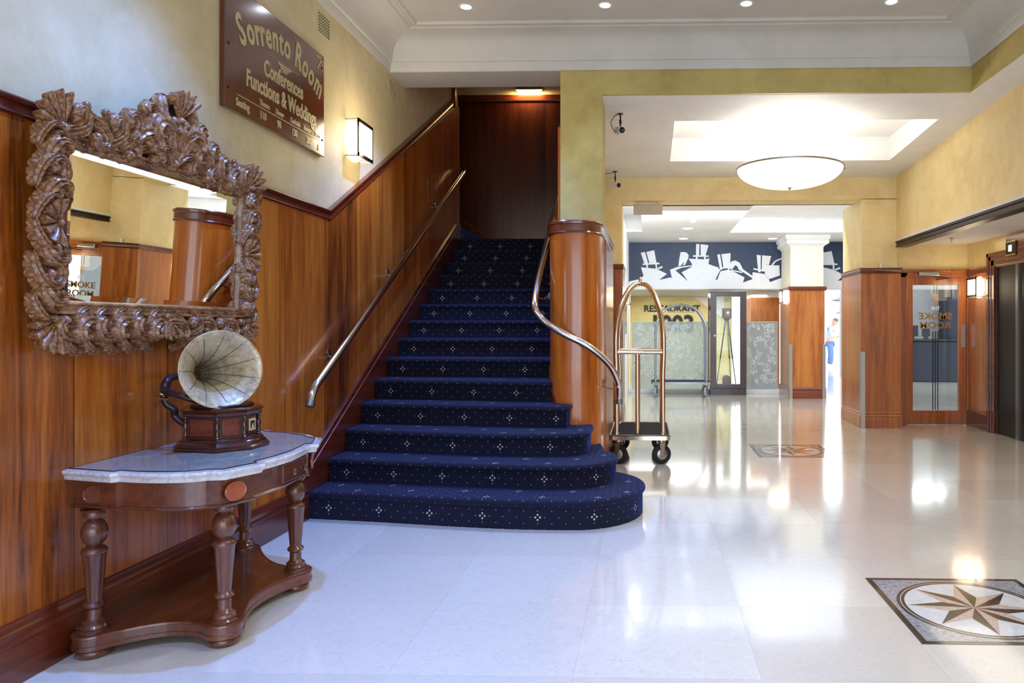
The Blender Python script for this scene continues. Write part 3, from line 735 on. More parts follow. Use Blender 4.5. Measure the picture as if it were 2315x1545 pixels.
# every quadrant mirrored; (a, b) is the centre of each scroll, size its overall extent, ang: 0 grows up, 90 grows to +y
for sa in (1, -1):
    def L(k, a, b, ang, size, flip=1, c=.028, depth=.22): put(LM[k], 'acanthus_scroll', sa*a, b, sa*ang, size, sa*flip, c, depth)
    for sb in (1, -1):
        def Q(k, a, b, ang, size, flip=1, **kw): L(k, a, sb*b, ang if sb > 0 else 180-ang, size, flip*sb, **kw)
        # sides above and below the shell
        Q(3, .682, .120, 5, .150, -1); Q(0, .670, .205, -20, .150, 1, c=.034); Q(3, .684, .285, 12, .150, -1); Q(1, .662, .318, -15, .11, 1)
        Q(2, .715, .06, 0, .13, -1); Q(2, .715, .205, 5, .15, -1); Q(2, .655, .115, 0, .13, 1); Q(2, .716, .35, 0, .12, -1)
    # bottom rail
    L(3, .075, -.432, 80, .150, 1); L(0, .175, -.440, 100, .165, -1, c=.034); L(3, .290, -.425, 70, .165, 1); L(0, .395, -.442, 105, .165, -1, c=.034); L(3, .500, -.428, 75, .16, 1); L(1, .595, -.440, 100, .14, -1)
    for a in (.12, .235, .345, .45, .55): L(2, a, -.482, 86, .14, -1, depth=.12); L(2, a-.05, -.385, 94, .13, 1, depth=.12)
    # top rail
    L(3, .590, .425, -80, .165, 1); L(0, .485, .415, -100, .165, -1, c=.034); L(3, .385, .435, -70, .175, 1); L(1, .300, .405, -95, .15, -1)
    for a in (.565, .46, .36): L(2, a, .465, -86, .13, 1, depth=.12); L(2, a-.03, .382, -94, .12, -1, depth=.12)
    # crest
    L(0, .290, .475, -55, .19, 1, c=.034); L(3, .205, .455, -30, .20, -1, c=.04); L(1, .180, .545, -45, .19, 1, c=.034); L(3, .085, .500, 10, .24, 1, c=.05)
    L(0, .075, .590, 170, .20, 1, c=.05); L(2, .150, .560, 150, .15, 1); L(1, .065, .405, 30, .16, 1, c=.04); L(0, .155, .400, -60, .15, -1, c=.034)
    # corners
    put(FM, 'corner_fan', sa*.640, .385, sa*40, .160, 1, c=.040, depth=.13)
    put(FM, 'corner_fan', sa*.640, -.400, sa*140, .150, 1, c=.040, depth=.13)
    put(SM, 'shell', sa*.648, .0, sa*90, .105, 1, c=.035, depth=.16)
put(FM, 'plume', 0, .60, 0, .150, 1, c=.06, depth=.2)
put(FM, 'palmette', 0, .385, 0, .16, 1, c=.05, depth=.15); put(FM, 'palmette', 0, -.375, 180, .12, 1, c=.04, depth=.13)
# ribbed pilaster strips down the outer sides
for sa in (1, -1):
    m = MB(); vs = []; N_ = 90
    for i in range(N_+1):
        b = -OB+.03+(OT-.03+OB)*i/N_; w_ = .012+.010*abs(math.sin(b*11))+.004*math.sin(b*60)
        for c_, o_ in ((0, 0), (0, w_*.8), (.018, w_), (.04, w_*.8), (.048, 0)): vs.append(P3(sa*(OW-.045+o_), b, c_))
    m.add(vs, [(i*5+j, (i+1)*5+j, (i+1)*5+j+1, i*5+j+1) for i in range(N_) for j in range(4)]+[(0, 1, 2, 3, 4), tuple(N_*5+j for j in range(5))])
    m.build('side_strip', 'carved_wood', mir, angle=60)
mir.location = (MC[0]+.040, MC[1]-.046, MC[2]-.004); mir.rotation_euler = (0, math.radians(2.2), math.radians(-1.4))

# ================================================================= CONSOLE TABLE
TC = 3.47
tc = lambda x: 3.56-.245*(x+2.34)
tab = thing('console_table', 'half-moon wooden console table with white marble top and turned legs, against the panelled wall', 'table', (-2.2, TC, 0))
def half(pts): return pts+[(x, 2*TC-y) for x, y in pts[::-1]]
def tbl(o):
    """D-shaped outline with the four breaks over the legs; o = overhang"""
    q = [(-2.478, -.60-o), (-2.235+o*.3, -.60-o), (-2.215+o*.5, -.575-o)]
    for i in range(1, 8):
        f = i/8; a = math.radians(90*f)
        q.append((-2.215+.37*math.sin(a*.92)+o*.6, -.575-o+.17*(1-math.cos(a*.92))))
    q += [(-1.858+o*.7, -.455-o*.7), (-1.80+o, -.43-o*.5), (-1.735+o, -.265-o*.3), (-1.765+o, -.235)]
    for i in range(1, 4): q.append((-1.765+o+.030*math.sin(PI/2*i/4), -.235*(1-i/4)))
    q.append((-1.733+o, 0))
    L = [(x, tc(x)+y) for x, y in q]
    return L+[(x, tc(x)-y) for x, y in q[-2::-1]]
OUT = tbl(0)
def offs(P, z0, z1, prof, name, mat, parent, fill=True, angle=30):
    m = MB().sweep(P, prof, caps=False)
    k = len(prof); n = len(P)
    m.add([tuple(m.v[i*k]) for i in range(n)], [tuple(range(n))]); m.add([tuple(m.v[i*k+k-1]) for i in range(n)], [tuple(range(n))])
    return m.build(name, mat, parent, angle=angle)
# path runs from the wall at low y round the front: right-hand side is outward
top_ = offs(tbl(.0), .747, .7895, [(0, .748), (.012, .748), (.016, .756), (.013, .764), (.022, .770), (.027, .780), (.024, .788), (0.0, .790)], 'marble_top', 'table_marble', tab)
ap = offs(tbl(-.03), .622, .747, [(0, .622), (.006, .622), (.010, .628), (.006, .634), (0, .636), (0, .747)], 'apron', 'table_wood', tab)
# inset blocks over the four legs with oval inlays
def oval(cx, cy, z, nx, ny, w, h, name='oval_inlay', mat='inlay_wood'):
    n = Vector((nx, ny, 0)).normalized(); r = Vector((-n.y, n.x, 0)); c = Vector((cx, cy, z)); m = MB(); vs = []
    K = 28; rings = [(1.0, 0), (1.0, .006), (.93, .009), (.86, .005), (.80, .005), (.02, .006)]
    for s_, d in rings:
        for k in range(K):
            a = 2*PI*k/K; p = c+r*math.cos(a)*w*s_+Vector((0, 0, 1))*math.sin(a)*h*s_+n*d; vs.append(tuple(p))
    fs = [(i*K+k, i*K+(k+1) % K, (i+1)*K+(k+1) % K, (i+1)*K+k) for i in range(len(rings)-1) for k in range(K)]
    fs.append(tuple((len(rings)-1)*K+k for k in range(K)))
    m.add(vs, fs); return m.build(name, mat, ap, angle=40)
for s in (-1, 1):
    oval(-2.355, tc(-2.355)+s*.571, .683, 0, s, .052, .042, mat='table_wood')
    oval(-1.797, tc(-1.797)+s*.352, .683, math.sin(math.radians(68)), s*math.cos(math.radians(68)), .052, .043)
dr = MB().box(-1.775, -1.757, TC-.06, TC+.175, .640, .730).build('drawer', 'table_wood', tab, angle=0, bevel=.003)
for y in (TC+.005, TC+.115):
    MB().lathe([(.008, 0), (.007, .008), (.015, .016), (.017, .024), (.011, .030), (.001, .031)], 16, Matrix.Translation((-1.757, y, .685)) @ Matrix.Rotation(PI/2, 4, 'Y')).build('knob', 'table_leg_wood', dr, angle=50)
legprof = [(.066, .100), (.066, .108), (.058, .114), (.060, .124), (.052, .134), (.054, .142), (.040, .152), (.034, .158), (.033, .198), (.036, .202), (.046, .210), (.047, .218), (.040, .226), (.033, .232),
           (.034, .24), (.050, .425), (.052, .430), (.056, .440), (.054, .450), (.046, .458), (.030, .464), (.034, .470), (.050, .490), (.058, .515), (.058, .530), (.052, .552), (.038, .570), (.026, .576), (.030, .582), (.044, .588), (.048, .598), (.046, .610), (.060, .624)]
def leg(x, y):
    m = MB(); seg = 48; vs = []; fs = []; n = len(legprof)
    for r, z in legprof:
        r = r*.86
        for k in range(seg):
            a = 2*PI*k/seg; rr = r
            if .235 < z < .427: rr = r*(1-.085*(max(0, math.cos(a*8))**.7))
            vs.append((x+rr*math.cos(a), y+rr*math.sin(a), z))
    # subdivide the fluted shaft ends handled by the profile rows
    for i in range(n-1):
        for k in range(seg): fs.append((i*seg+k, i*seg+(k+1) % seg, (i+1)*seg+(k+1) % seg, (i+1)*seg+k))
    m.add(vs, fs); return m.build('leg', 'table_leg_wood', tab, angle=32)
LEGS = [(-2.36, 2.995), (-1.872, 3.118), (-1.878, 3.772), (-2.36, 4.135)]
for x, y in LEGS: leg(x, y)
# shelf platform: four round lobes joined by concave sides
def lobe(c, a0, a1, r=.078, n=12): return [(c[0]+r*math.cos(math.radians(a0+(a1-a0)*i/n)), c[1]+r*math.sin(math.radians(a0+(a1-a0)*i/n))) for i in range(n+1)]
def bez(p, c, q, n=12): return [((1-t_)**2*p[0]+2*t_*(1-t_)*c[0]+t_*t_*q[0], (1-t_)**2*p[1]+2*t_*(1-t_)*c[1]+t_*t_*q[1]) for t_ in [i/n for i in range(1, n)]]
lo = [lobe(LEGS[0], 150, 330), lobe(LEGS[1], 225, 390), lobe(LEGS[2], -30, 135), lobe(LEGS[3], 30, 210)]
out = [(-2.455, LEGS[0][1]+.02)]+lo[0]+bez(lo[0][-1], (-2.10, 3.16), lo[1][0])+lo[1]+bez(lo[1][-1], (-1.99, 3.445), lo[2][0])+lo[2]+bez(lo[2][-1], (-2.10, 3.86), lo[3][0])+lo[3]+[(-2.455, LEGS[3][1]-.02)]
m = MB().sweep(out, [(-.004, .040), (0.003, .042), (.003, .060), (-.002, .064), (-.002, .090), (.004, .094), (.002, .102), (-.006, .105)], caps=False)
m.prism(out, .042, .1035)
m.build('lower_shelf', 'table_wood', tab, angle=30)
for x, y in LEGS: MB().lathe([(.05, 0), (.062, .006), (.066, .02), (.06, .036), (.05, .042)], 24, Matrix.Translation((x, y, 0))).build('foot', 'table_leg_wood', tab, angle=50)
gl = MB().prism(tbl(-.012), .7905, .7935).build('glass_table_cover', 'clear_glass', None, angle=0, origin=(-2.2, TC, .79))
tag(gl, 'thin sheet of clear glass with a dark edge lying on the marble table top', 'glass sheet')
ed = MB().tube([(x, y, .792) for x, y in tbl(-.011)], .0022, 6); ed.build('edge', 'black_soft', gl, angle=60)

# ================================================================= GRAMOPHONE
GC = Vector((-2.155, 3.575, .7945))
gr = thing('gramophone', 'antique gramophone with a large cream tin horn, on the marble console table', 'gramophone', tuple(GC))
view = math.radians(-58.5)
ga = [view+math.radians(x) for x in (-72, -8, 35, 78, 108, 172, 215, 258)]
def octo(r):
    r = r*.91
    return [(GC.x+r*math.cos(a), GC.y+r*math.sin(a)) for a in ga]
Z0 = GC.z
def step_oct(rows, name, mat):
    m = MB(); vs = []; fs = []
    for r, z in rows: vs += [(x, y, Z0+z) for x, y in octo(r)]
    n = len(rows)
    for i in range(n-1):
        for k in range(8): fs.append((i*8+k, i*8+(k+1) % 8, (i+1)*8+(k+1) % 8, (i+1)*8+k))
    fs += [tuple(range(7, -1, -1)), tuple((n-1)*8+k for k in range(8))]
    m.add(vs, fs); return m.build(name, mat, gr, angle=25)
step_oct([(.238, 0), (.238, .012), (.228, .016), (.228, .022), (.215, .034), (.205, .040), (.205, .048), (.196, .052)], 'plinth', 'gramophone_wood')
case = step_oct([(.178, .052), (.178, .168)], 'case', 'gramophone_wood')
step_oct([(.18, .160), (.196, .166), (.200, .174), (.196, .182), (.206, .188), (.206, .196), (.19, .202)], 'lid', 'gramophone_wood')
oc = octo(.178)
for k in range(8):
    a = Vector((*oc[k], 0)); b = Vector((*oc[(k+1) % 8], 0)); mid = (a+b)/2; n = (mid-Vector((GC.x, GC.y, 0))).normalized(); d = (b-a).normalized(); w = (b-a).length*.5-.022
    if w < .015: continue
    p = [mid+d*s*w for s in (-1, 1)]
    vs = []
    for off in (0, .004):
        for q in p:
            for z in (.070, .150): vs.append(tuple(q+n*(off)+Vector((0, 0, Z0+z))))
    MB().add(vs, [(0, 1, 3, 2), (4, 6, 7, 5), (0, 4, 5, 1), (2, 3, 7, 6), (1, 5, 7, 3), (0, 2, 6, 4)]).build('panel', 'gramophone_panel', gr, angle=0, bevel=.0015)
    if k == 2:
        vs = []
        for off in (.0042, .007):
            for s in (-1, 1):
                for z in (.082, .140): vs.append(tuple(mid+d*s*.026+n*off+Vector((0, 0, Z0+z))))
        bd = MB().add(vs, [(0, 1, 3, 2), (4, 6, 7, 5), (0, 4, 5, 1), (2, 3, 7, 6), (1, 5, 7, 3), (0, 2, 6, 4)]).build('badge', 'badge_cream', gr, angle=0)
        c0 = mid+n*.0075
        tri = [(-.018, .09), (.018, .09), (.018, .13), (-.018, .13)]
        vs = [tuple(c0+d*x+n*0+Vector((0, 0, Z0+z))) for x, z in tri]
        MB().add(vs, [(0, 1, 2, 3)]).build('badge_picture', 'black_soft', bd, angle=0)
        vs = [tuple(c0+n*.0006+d*x+Vector((0, 0, Z0+z))) for x, z in [(-.012, .092), (.012, .092), (.002, .122)]]
        MB().add(vs, [(0, 1, 2)]).build('badge_triangle', 'badge_cream', bd, angle=0)  # abstract pale triangle, part of the badge picture
for k in range(8):
    x, y = oc[k]; x = GC.x+(x-GC.x)*1.02; y = GC.y+(y-GC.y)*1.02
    MB().lathe([(.010, .052), (.011, .060), (.007, .064), (.010, .074), (.006, .080), (.009, .095), (.010, .108), (.009, .121), (.006, .136), (.010, .142), (.007, .150), (.011, .156), (.010, .162)], 14, Matrix.Translation((x, y, Z0))).build('corner_column', 'gramophone_wood', gr, angle=50)
MB().lathe([(.14, .203), (.142, .207), (.142, .213), (.139, .216), (.008, .216), (.006, .226), (.001, .227)], 40, Matrix.Translation(tuple(GC))).build('turntable', 'horn_brown', gr, angle=40)
Mh = Vector((-2.098, 3.475, 1.187)); ax = Vector((.78, -.62, .10)).normalized()
U = ax.cross(Vector((0, 0, 1))).normalized(); V = U.cross(ax)
def horn():
    vs = []; fs = []; seg = 88; NR = 30; Lh = .36
    for side in (0, 1):
        for i in range(NR+1):
            f = i/NR
            r = .024+.170*(.40*f+.60*f**3.4)
            if f > .93: r += .0
            pos = Mh-ax*Lh*(1-f)
            if f > .96: pos = Mh-ax*(Lh*(1-.96)-.004)*(1-(f-.96)/.04)
            for k in range(seg):
                a = 2*PI*k/seg
                pet = 1-.030*f*(abs(math.sin(a*11/2))**14 if True else 0)+.018*f*abs(math.sin(a*11/2))
                rr = (r-(.0025 if side else 0))*(.972+.02*0+(pet-1))
                vs.append(tuple(pos+(U*math.cos(a)+V*math.sin(a))*rr))
    S = (NR+1)*seg
    for i in range(NR):
        for k in range(seg):
            k2 = (k+1) % seg
            fs.append((i*seg+k, i*seg+k2, (i+1)*seg+k2, (i+1)*seg+k)); fs.append((S+i*seg+k, S+(i+1)*seg+k, S+(i+1)*seg+k2, S+i*seg+k2))
    for k in range(seg):
        k2 = (k+1) % seg; fs.append((NR*seg+k, NR*seg+k2, S+NR*seg+k2, S+NR*seg+k))
    h = MB().add(vs, fs).build('horn', 'horn_tin', gr, angle=55)
    # raised seams between the petals, and the rolled rim
    m = MB(); inner = []
    for p_ in range(11):
        a = 2*PI*(p_)/11
        pts = []
        for i in range(4, NR+1, 2):
            f = i/NR; r = .024+.170*(.40*f+.60*f**3.4)
            pos = Mh-ax*Lh*(1-f)
            if f > .96: pos = Mh
            pts.append(pos+(U*math.cos(a)+V*math.sin(a))*((r-.0035)*.972))
        m.tube(pts, .0016, 6)
    m.build('horn_seams', 'horn_seam', h, angle=60)
    m = MB().tube([Mh+(U*math.cos(2*PI*k/64)+V*math.sin(2*PI*k/64))*.1935*.985 for k in range(64)], .003, 8, closed=True)
    m.build('horn_rim', 'horn_tin', h, angle=60)
horn()
T0 = Mh-ax*.355
neck = crom([T0+ax*.02, T0-ax*.04, (-2.4060, 3.655, 1.142), (-2.4030, 3.56, 1.142), (-2.3930, 3.505, 1.125), (-2.3960, 3.495, 1.09), (-2.3980, 3.495, 1.06)], 8)
MB().tube(neck, [.016+.006*i/len(neck) for i in range(len(neck))], 16).build('horn_elbow', 'horn_brown', gr)
brk = crom([(-2.3980, 3.495, 1.075), (-2.4000, 3.495, 1.045), (-2.3880, 3.50, 1.01), (-2.3630, 3.515, .985), (-2.3680, 3.525, .955), (-2.3430, 3.53, .925), (-2.3130, 3.535, .905)], 6)
MB().tube(brk, [.02, .026]+[.017]*(len(brk)-4)+[.02, .022], 12).build('horn_bracket', 'horn_brown', gr)
MB().tube([(-2.3980, 3.495, 1.072), (-2.3980, 3.495, 1.062)], .03, 16).build('bracket_ring', 'brass_polished', gr)
MB().tube([(-2.4430, 3.48, 1.045), (-2.3580, 3.46, 1.04)], .006, 8).build('wing_screw', 'brass_polished', gr)
MB().tube(crom([(-2.3930, 3.49, 1.085), (-2.3680, 3.46, 1.078), (-2.2980, 3.45, 1.062), (-2.2280, 3.47, 1.035), (-2.1880, 3.50, 1.025)], 6), [.020]*4+[.018]*6+[.014]*15, 12).build('tone_arm', 'horn_brown', gr)
MB().lathe([(.024, -.009), (.028, -.006), (.028, .006), (.024, .009)], 20, Matrix.Translation((-2.1830, 3.505, 1.025)) @ Matrix.Rotation(PI/2, 4, 'X')).build('sound_box', 'pewter', gr)

# ================================================================= SIGN BOARD
SY0, SY1, SZ0, SZ1 = 4.115, 5.40, 2.69, 3.455
sg = thing('sign_board', 'dark wooden function room sign with cream art deco lettering, high on the left wall', 'sign', (XL, 4.75, 3.07))
MB().box(XL, XL+.032, SY0, SY1, SZ0, SZ1).build('board', 'sign_wood', sg, angle=0, bevel=.004)
SX = XL+.033
def wall_text(m, txt, y, z, size, xs=1.0, rot=0.0, offset=0.0, align='CENTER', shear=0.0):
    vs, fs = text_mesh(txt, size, .0012, xs, offset, align, shear)
    c, s = math.cos(rot), math.sin(rot)
    m.add([(SX+.0012+w, y+u*c-v*s, z+u*s+v*c) for u, v, w in vs], fs)
m = MB()
title = 'Sorrento Room'; wid = [.105, .105, .065, .065, .085, .09, .065, .10, .05, .115, .10, .10, .14]
tot = sum(wid); Rr = 1.10; acc = 0; cy0, cz0 = 4.80, 3.235-Rr
for ch, w in zip(title, wid):
    f = (acc+w/2)/tot-.5; acc += w; an = f*1.10/Rr
    if ch != ' ': wall_text(m, ch, cy0+Rr*math.sin(an), cz0+Rr*math.cos(an), .255 if ch in 'SR' else .235, .66, -an, .0065)
m.build('title_lettering', 'gold_letter', sg, angle=0)
m = MB(); wall_text(m, 'Conferences', 4.80, 3.02, .145, .70, 0, .0045); wall_text(m, 'Functions & Weddings', 4.80, 2.885, .145, .70, 0, .0045); m.build('lettering', 'gold_letter', sg, angle=0)
m = MB()
m.box(SX, SX+.0015, 4.24, 5.34, 2.792, 2.797)
for tx, y in (('Seating', 4.30), ('110', 4.53), ('90', 4.73), ('130', 4.94), ('200', 5.15)): wall_text(m, tx, y, 2.728, .068, .75, 0, .0016)
for tx, y in (('Theatre', 4.55), ('Dinner', 4.74), ('Cocktails', 4.95), ('Banquet & Dance', 5.2)): wall_text(m, tx, y, 2.81, .052, .72, 0, .001)
wall_text(m, '&', 5.30, 2.715, .07, .8)
m.build('small_lettering', 'gold_letter', sg, angle=0)
m = MB(); q = lambda P: m.add([(SX+.001, y, z) for y, z in P], [tuple(range(len(P)))])
for P in (((4.60, 3.175), (5.0, 3.175), (5.0, 3.171), (4.60, 3.171)), ((4.70, 3.166), (4.90, 3.166), (4.885, 3.150), (4.715, 3.150)), ((4.735, 3.146), (4.865, 3.146), (4.85, 3.132), (4.75, 3.132)), ((4.76, 3.128), (4.84, 3.128), (4.83, 3.116), (4.77, 3.116))): q(P)
m.build('emblem', 'gold_letter', sg, angle=0)
m = MB(); q = lambda P: m.add([(SX+.001, y, z) for y, z in P], [tuple(range(len(P)))])
for P in (((5.27, 3.425), (5.37, 3.425), (5.37, 3.412), (5.27, 3.412)), ((5.357, 3.425), (5.37, 3.425), (5.37, 3.325), (5.357, 3.325)), ((5.348, 3.42), (5.362, 3.412), (5.292, 3.325), (5.278, 3.333))): q(P)
m.build('arrow', 'gold_letter', sg, angle=0)
for y in (SY0+.04, SY1-.035):
    for z in (SZ0+.12, 3.07, SZ1-.1): MB().lathe([(.009, 0), (.009, .003), (.004, .006), (.001, .006)], 12, Matrix.Translation((XL+.032, y, z)) @ Matrix.Rotation(PI/2, 4, 'Y')).build('screw', 'hinge_dark', sg)

# ================================================================= WALL VENTS
def vent(y, z, label):
    t_ = thing('wall_vent', label, 'vent', (XL, y, z)); w, h = .19, .155
    m = MB()
    m.box(XL, XL+.002, y-w/2, y+w/2, z-h/2, z+h/2); m.build('backing', 'grille_dark', t_, angle=0)
    m = MB()
    for i in range(7): yy = y-w/2+w*i/6; m.box(XL+.002, XL+.006, yy-.004, yy+.004, z-h/2, z+h/2)
    for i in range(8): zz = z-h/2+h*i/7; m.box(XL+.002, XL+.006, y-w/2, y+w/2, zz-.003, zz+.003)
    m.build('grille', 'plaster_left', t_, angle=0)
vent(5.46, 3.715, 'small square air grille below the cornice beside the sign board')
vent(6.93, 3.715, 'small square air grille tucked under the beam above the stairs')

# ================================================================= SCONCES
def sconce(loc, rz, label, s=1.0, power=14):
    t_ = thing('wall_sconce', label, 'wall lamp', (0, 0, 0), 'square framed wall sconces')
    MB().lathe([(.165*s, .0), (.175*s, .006), (.17*s, .02), (.15*s, .045), (.12*s, .06), (.01, .068)], 40, Matrix.Rotation(PI/2, 4, 'Y')).build('opal_disc', 'lamp_opal', t_, angle=60)
    f = MB(); w = .155*s; x = .105
    for a, b, c, d in ((-w, w, w-.028, w), (-w, w, -w, -w+.028), (-w, -w+.014, -w, w), (w-.014, w, -w, w)): f.box(x, x+.012, a, b, c, d)
    f.build('square_frame', 'dark_steel', t_, angle=0)
    MB().box(x+.002, x+.008, -w+.012, w-.012, -w+.026, w-.026).build('front_glass', 'lamp_opal', t_, angle=0)
    for a in (-w+.01, w-.02):
        for b in (-w, w-.01): MB().box(0, x, a, a+.008, b, b+.008).build('bracket', 'brushed_steel', t_, angle=0)
    t_.location = loc; t_.rotation_euler = (0, 0, rz)
    l = bpy.data.lights.new('sconce_light', 'POINT'); l.energy = power; l.color = (1, .80, .50); l.shadow_soft_size = .17
    lo_ = bpy.data.objects.new('sconce_light', l); COL.objects.link(lo_)
    l.use_shadow = True; lo_.location = (loc[0]+math.cos(rz)*.19, loc[1]+math.sin(rz)*.19, loc[2])
    return t_
sconce((XL, 6.0, 2.965), 0, 'glowing square-framed wall sconce on the plaster just above the sloping stair panelling', power=16)
sconce((LXW-.012, 9.88, 1.93), PI, 'glowing square-framed wall sconce between the glazed door and the lift', .85, power=4)
sconce((2.74, 14.25, 1.98), PI, 'small glowing wall sconce on the left face of the far wooden column', .85, power=3)
sconce((-0.40, 11.5, 1.87), 0, 'glowing wall sconce seen through the hoop of the brass luggage cart', .85, power=3)

# ================================================================= DOWNLIGHTS
def downlight(x, y, z, label, mat='lamp_downlight', group='recessed downlights in the hall ceiling', r=.045):
    t_ = thing('ceiling_downlight', label, 'ceiling light', (x, y, z), group)
    MB().lathe([(r, -.002), (r*1.35, -.006), (r*1.5, -.003), (r*1.5, 0)], 28, Matrix.Translation((x, y, z)), cap=False).build('trim_ring', 'white_plastic', t_, angle=50)
    MB().lathe([(.002, -.004), (r, -.003)], 28, Matrix.Translation((x, y, z)), cap=True).build('lamp', mat, t_, angle=0)
    return t_
XD = [-1.577, -.37, .843, 2.076]; YD = [6.17, 3.25, .3, -2.0]
names = ['leftmost', 'second from left', 'third from left', 'rightmost']
for j, yy in enumerate(YD):
    for i, xx in enumerate(XD):
        if j == 0: downlight(xx, yy, 4.17, 'bright recessed downlight, %s of the four in the hall ceiling' % names[i])
        s = bpy.data.lights.new('downlight_beam', 'SPOT'); s.energy = (76 if i else 430)*(1 if j else .8); s.color = (.46, .66, 1.0) if i else (.13, .31, 1.0)
        s.spot_size = math.radians((118 if i else 86) if j else 92); s.spot_blend = .7; s.shadow_soft_size = .05
        if i > 1: s.color = (.86, .92, 1.0)
        so = bpy.data.objects.new('downlight_beam', s); COL.objects.link(so); so.location = (xx, yy, 4.14)
fr_names = ['nearest', 'middle', 'farthest']
for k, (x, y) in enumerate(((.719, 11.12), (.716, 12.93), (.711, 14.42))):
    downlight(x, y, 3.16, 'white recessed downlight in the far lobby ceiling, %s of the row of three' % fr_names[k], 'lamp_far', 'downlights in the far lobby ceiling', .09)
downlight(2.50, 14.45, 3.16, 'white recessed downlight beside the far column capital', 'lamp_far', 'downlights in the far lobby ceiling', .09)
tag(MB().lathe([(.05, -.0), (.05, -.012), (.03, -.03), (.002, -.034)], 20, Matrix.Translation((.75, 12.0, 3.16))).build('smoke_detector', 'white_plastic', None), 'small round white detector between two downlights in the far lobby ceiling', 'detector')
sp = thing('sprinkler', 'small metal sprinkler head under the lift lobby ceiling', 'sprinkler', (4.0, 9.55, 2.56))
MB().lathe([(.035, -.004), (.035, 0)], 16, Matrix.Translation((4.0, 9.55, 2.56))).build('rose', 'brushed_steel', sp)
MB().lathe([(.008, -.05), (.008, 0)], 10, Matrix.Translation((4.0, 9.55, 2.56))).build('stem', 'brushed_steel', sp)
MB().lathe([(.03, -.054), (.03, -.050)], 16, Matrix.Translation((4.0, 9.55, 2.56))).build('deflector', 'brushed_steel', sp)
MB().lathe([(.04, -.012), (.045, 0)], 16, Matrix.Translation((2.55, 9.5, zl(9.5)))).build('ceiling_sensor', 'pewter', None)
tag(bpy.data.objects['ceiling_sensor'], 'small dark sensor on the white ceiling right of the bowl pendant', 'sensor')
# stairwell light
t_ = thing('stairwell_light', 'flat rectangular wall light glowing above the dark veneered wall at the stair top', 'wall light', (-1.76, 10.62, 4.93))
MB().box(-1.96, -1.56, 10.54, 10.62, 4.90, 5.02).build('housing', 'brushed_steel', t_, angle=0)
MB().box(-1.94, -1.58, 10.545, 10.61, 4.885, 4.90).build('diffuser', 'lamp_stair', t_, angle=0)
l = bpy.data.lights.new('stairwell_lamp', 'AREA'); l.energy = 7; l.color = (1, .72, .36); l.size = .36; l.size_y = .06; l.shape = 'RECTANGLE'
o = bpy.data.objects.new('stairwell_lamp', l); COL.objects.link(o); o.location = (-1.76, 10.50, 4.88); o.rotation_euler = (math.radians(20), 0, 0)

# ================================================================= BOWL PENDANT
pc = Vector((1.61, 8.2, 3.19)); R = .59
pen = thing('bowl_pendant', 'wide shallow white glass bowl pendant with a thin metal rim', 'pendant lamp', tuple(pc))
prof = []
for i in range(17):
    a = i/16; prof.append((max(.002, R*math.sin(a*PI/2)), -.215*math.cos(a*PI/2)))
prof += [(R-.012, .0)]+[(max(.002, (R-.012)*math.sin(a*PI/2)), -.203*math.cos(a*PI/2)) for a in [1-i/16 for i in range(1, 17)]]
MB().lathe(prof, 72, Matrix.Translation(tuple(pc)), cap=False).build('bowl', 'lamp_bowl', pen, angle=60)
MB().tube([(pc.x+(R+.004)*math.cos(2*PI*k/72), pc.y+(R+.004)*math.sin(2*PI*k/72), pc.z+.004) for k in range(72)], .012, 10, closed=True).build('rim', 'brushed_steel', pen)
MB().lathe([(.004, -.24), (.012, -.235), (.014, -.22), (.03, -.216), (.03, -.212)], 16, Matrix.Translation(tuple(pc))).build('finial', 'pewter', pen)
for k in range(3):
    a = 2*PI*k/3+.5; MB().tube([(pc.x+R*.97*math.cos(a), pc.y+R*.97*math.sin(a), pc.z), (pc.x, pc.y, 3.76)], .003, 6).build('suspension_wire', 'white_plastic', pen)
MB().lathe([(.06, 0), (.06, .02)], 24, Matrix.Translation((pc.x, pc.y, 3.78))).build('canopy', 'white_plastic', pen)
l = bpy.data.lights.new('pendant_lamp', 'AREA'); l.shape = 'DISK'; l.size = 1.0; l.energy = 33; l.color = (1, .95, .86)
o = bpy.data.objects.new('pendant_lamp', l); COL.objects.link(o); o.location = (pc.x, pc.y, pc.z+.03); o.rotation_euler = (PI, 0, 0)

# ================================================================= CCTV CAMERAS
def cctv(x, y, zt, aim, label, drop=.12, cab=None):
    t_ = thing('security_camera', label, 'security camera', (x, y, zt))
    MB().lathe([(.028, -.008), (.03, 0)], 18, Matrix.Translation((x, y, zt))).build('mounting_plate', 'dark_steel', t_)
    MB().tube([(x, y, zt), (x, y, zt-drop*.55)], .008, 10).tube([(x, y, zt-drop*.5), (x, y, zt-drop*.8)], .013, 10).tube([(x, y, zt-drop*.8), (x, y, zt-drop)], .008, 10).build('stem', 'dark_steel', t_)
    d = Vector(aim).normalized(); c = Vector((x, y, zt-drop-.04)); s = d.cross(Vector((0, 0, 1))).normalized(); u = s.cross(d)
    m = MB(); m.M = Matrix((( *d.to_tuple(), 0), (*s.to_tuple(), 0), (*u.to_tuple(), 0), (0, 0, 0, 1))).transposed(); m.M = Matrix.Translation(c) @ m.M
    m.box(-.14, .07, -.034, .034, -.034, .034); m.build('housing', 'white_plastic', t_, angle=0, bevel=.006)
    m2 = MB(); m2.M = m.M; m2.lathe([(.031, .071), (.031, .078), (.024, .079), (.02, .074), (.002, .073)], 24, Matrix.Rotation(PI/2, 4, 'Y')); m2.build('lens', 'black_gloss', t_)
    if cab: MB().tube(crom([Vector(p) for p in cab], 6), .004, 8).build('cable', 'black_soft', t_)
zt = zl(7.39)
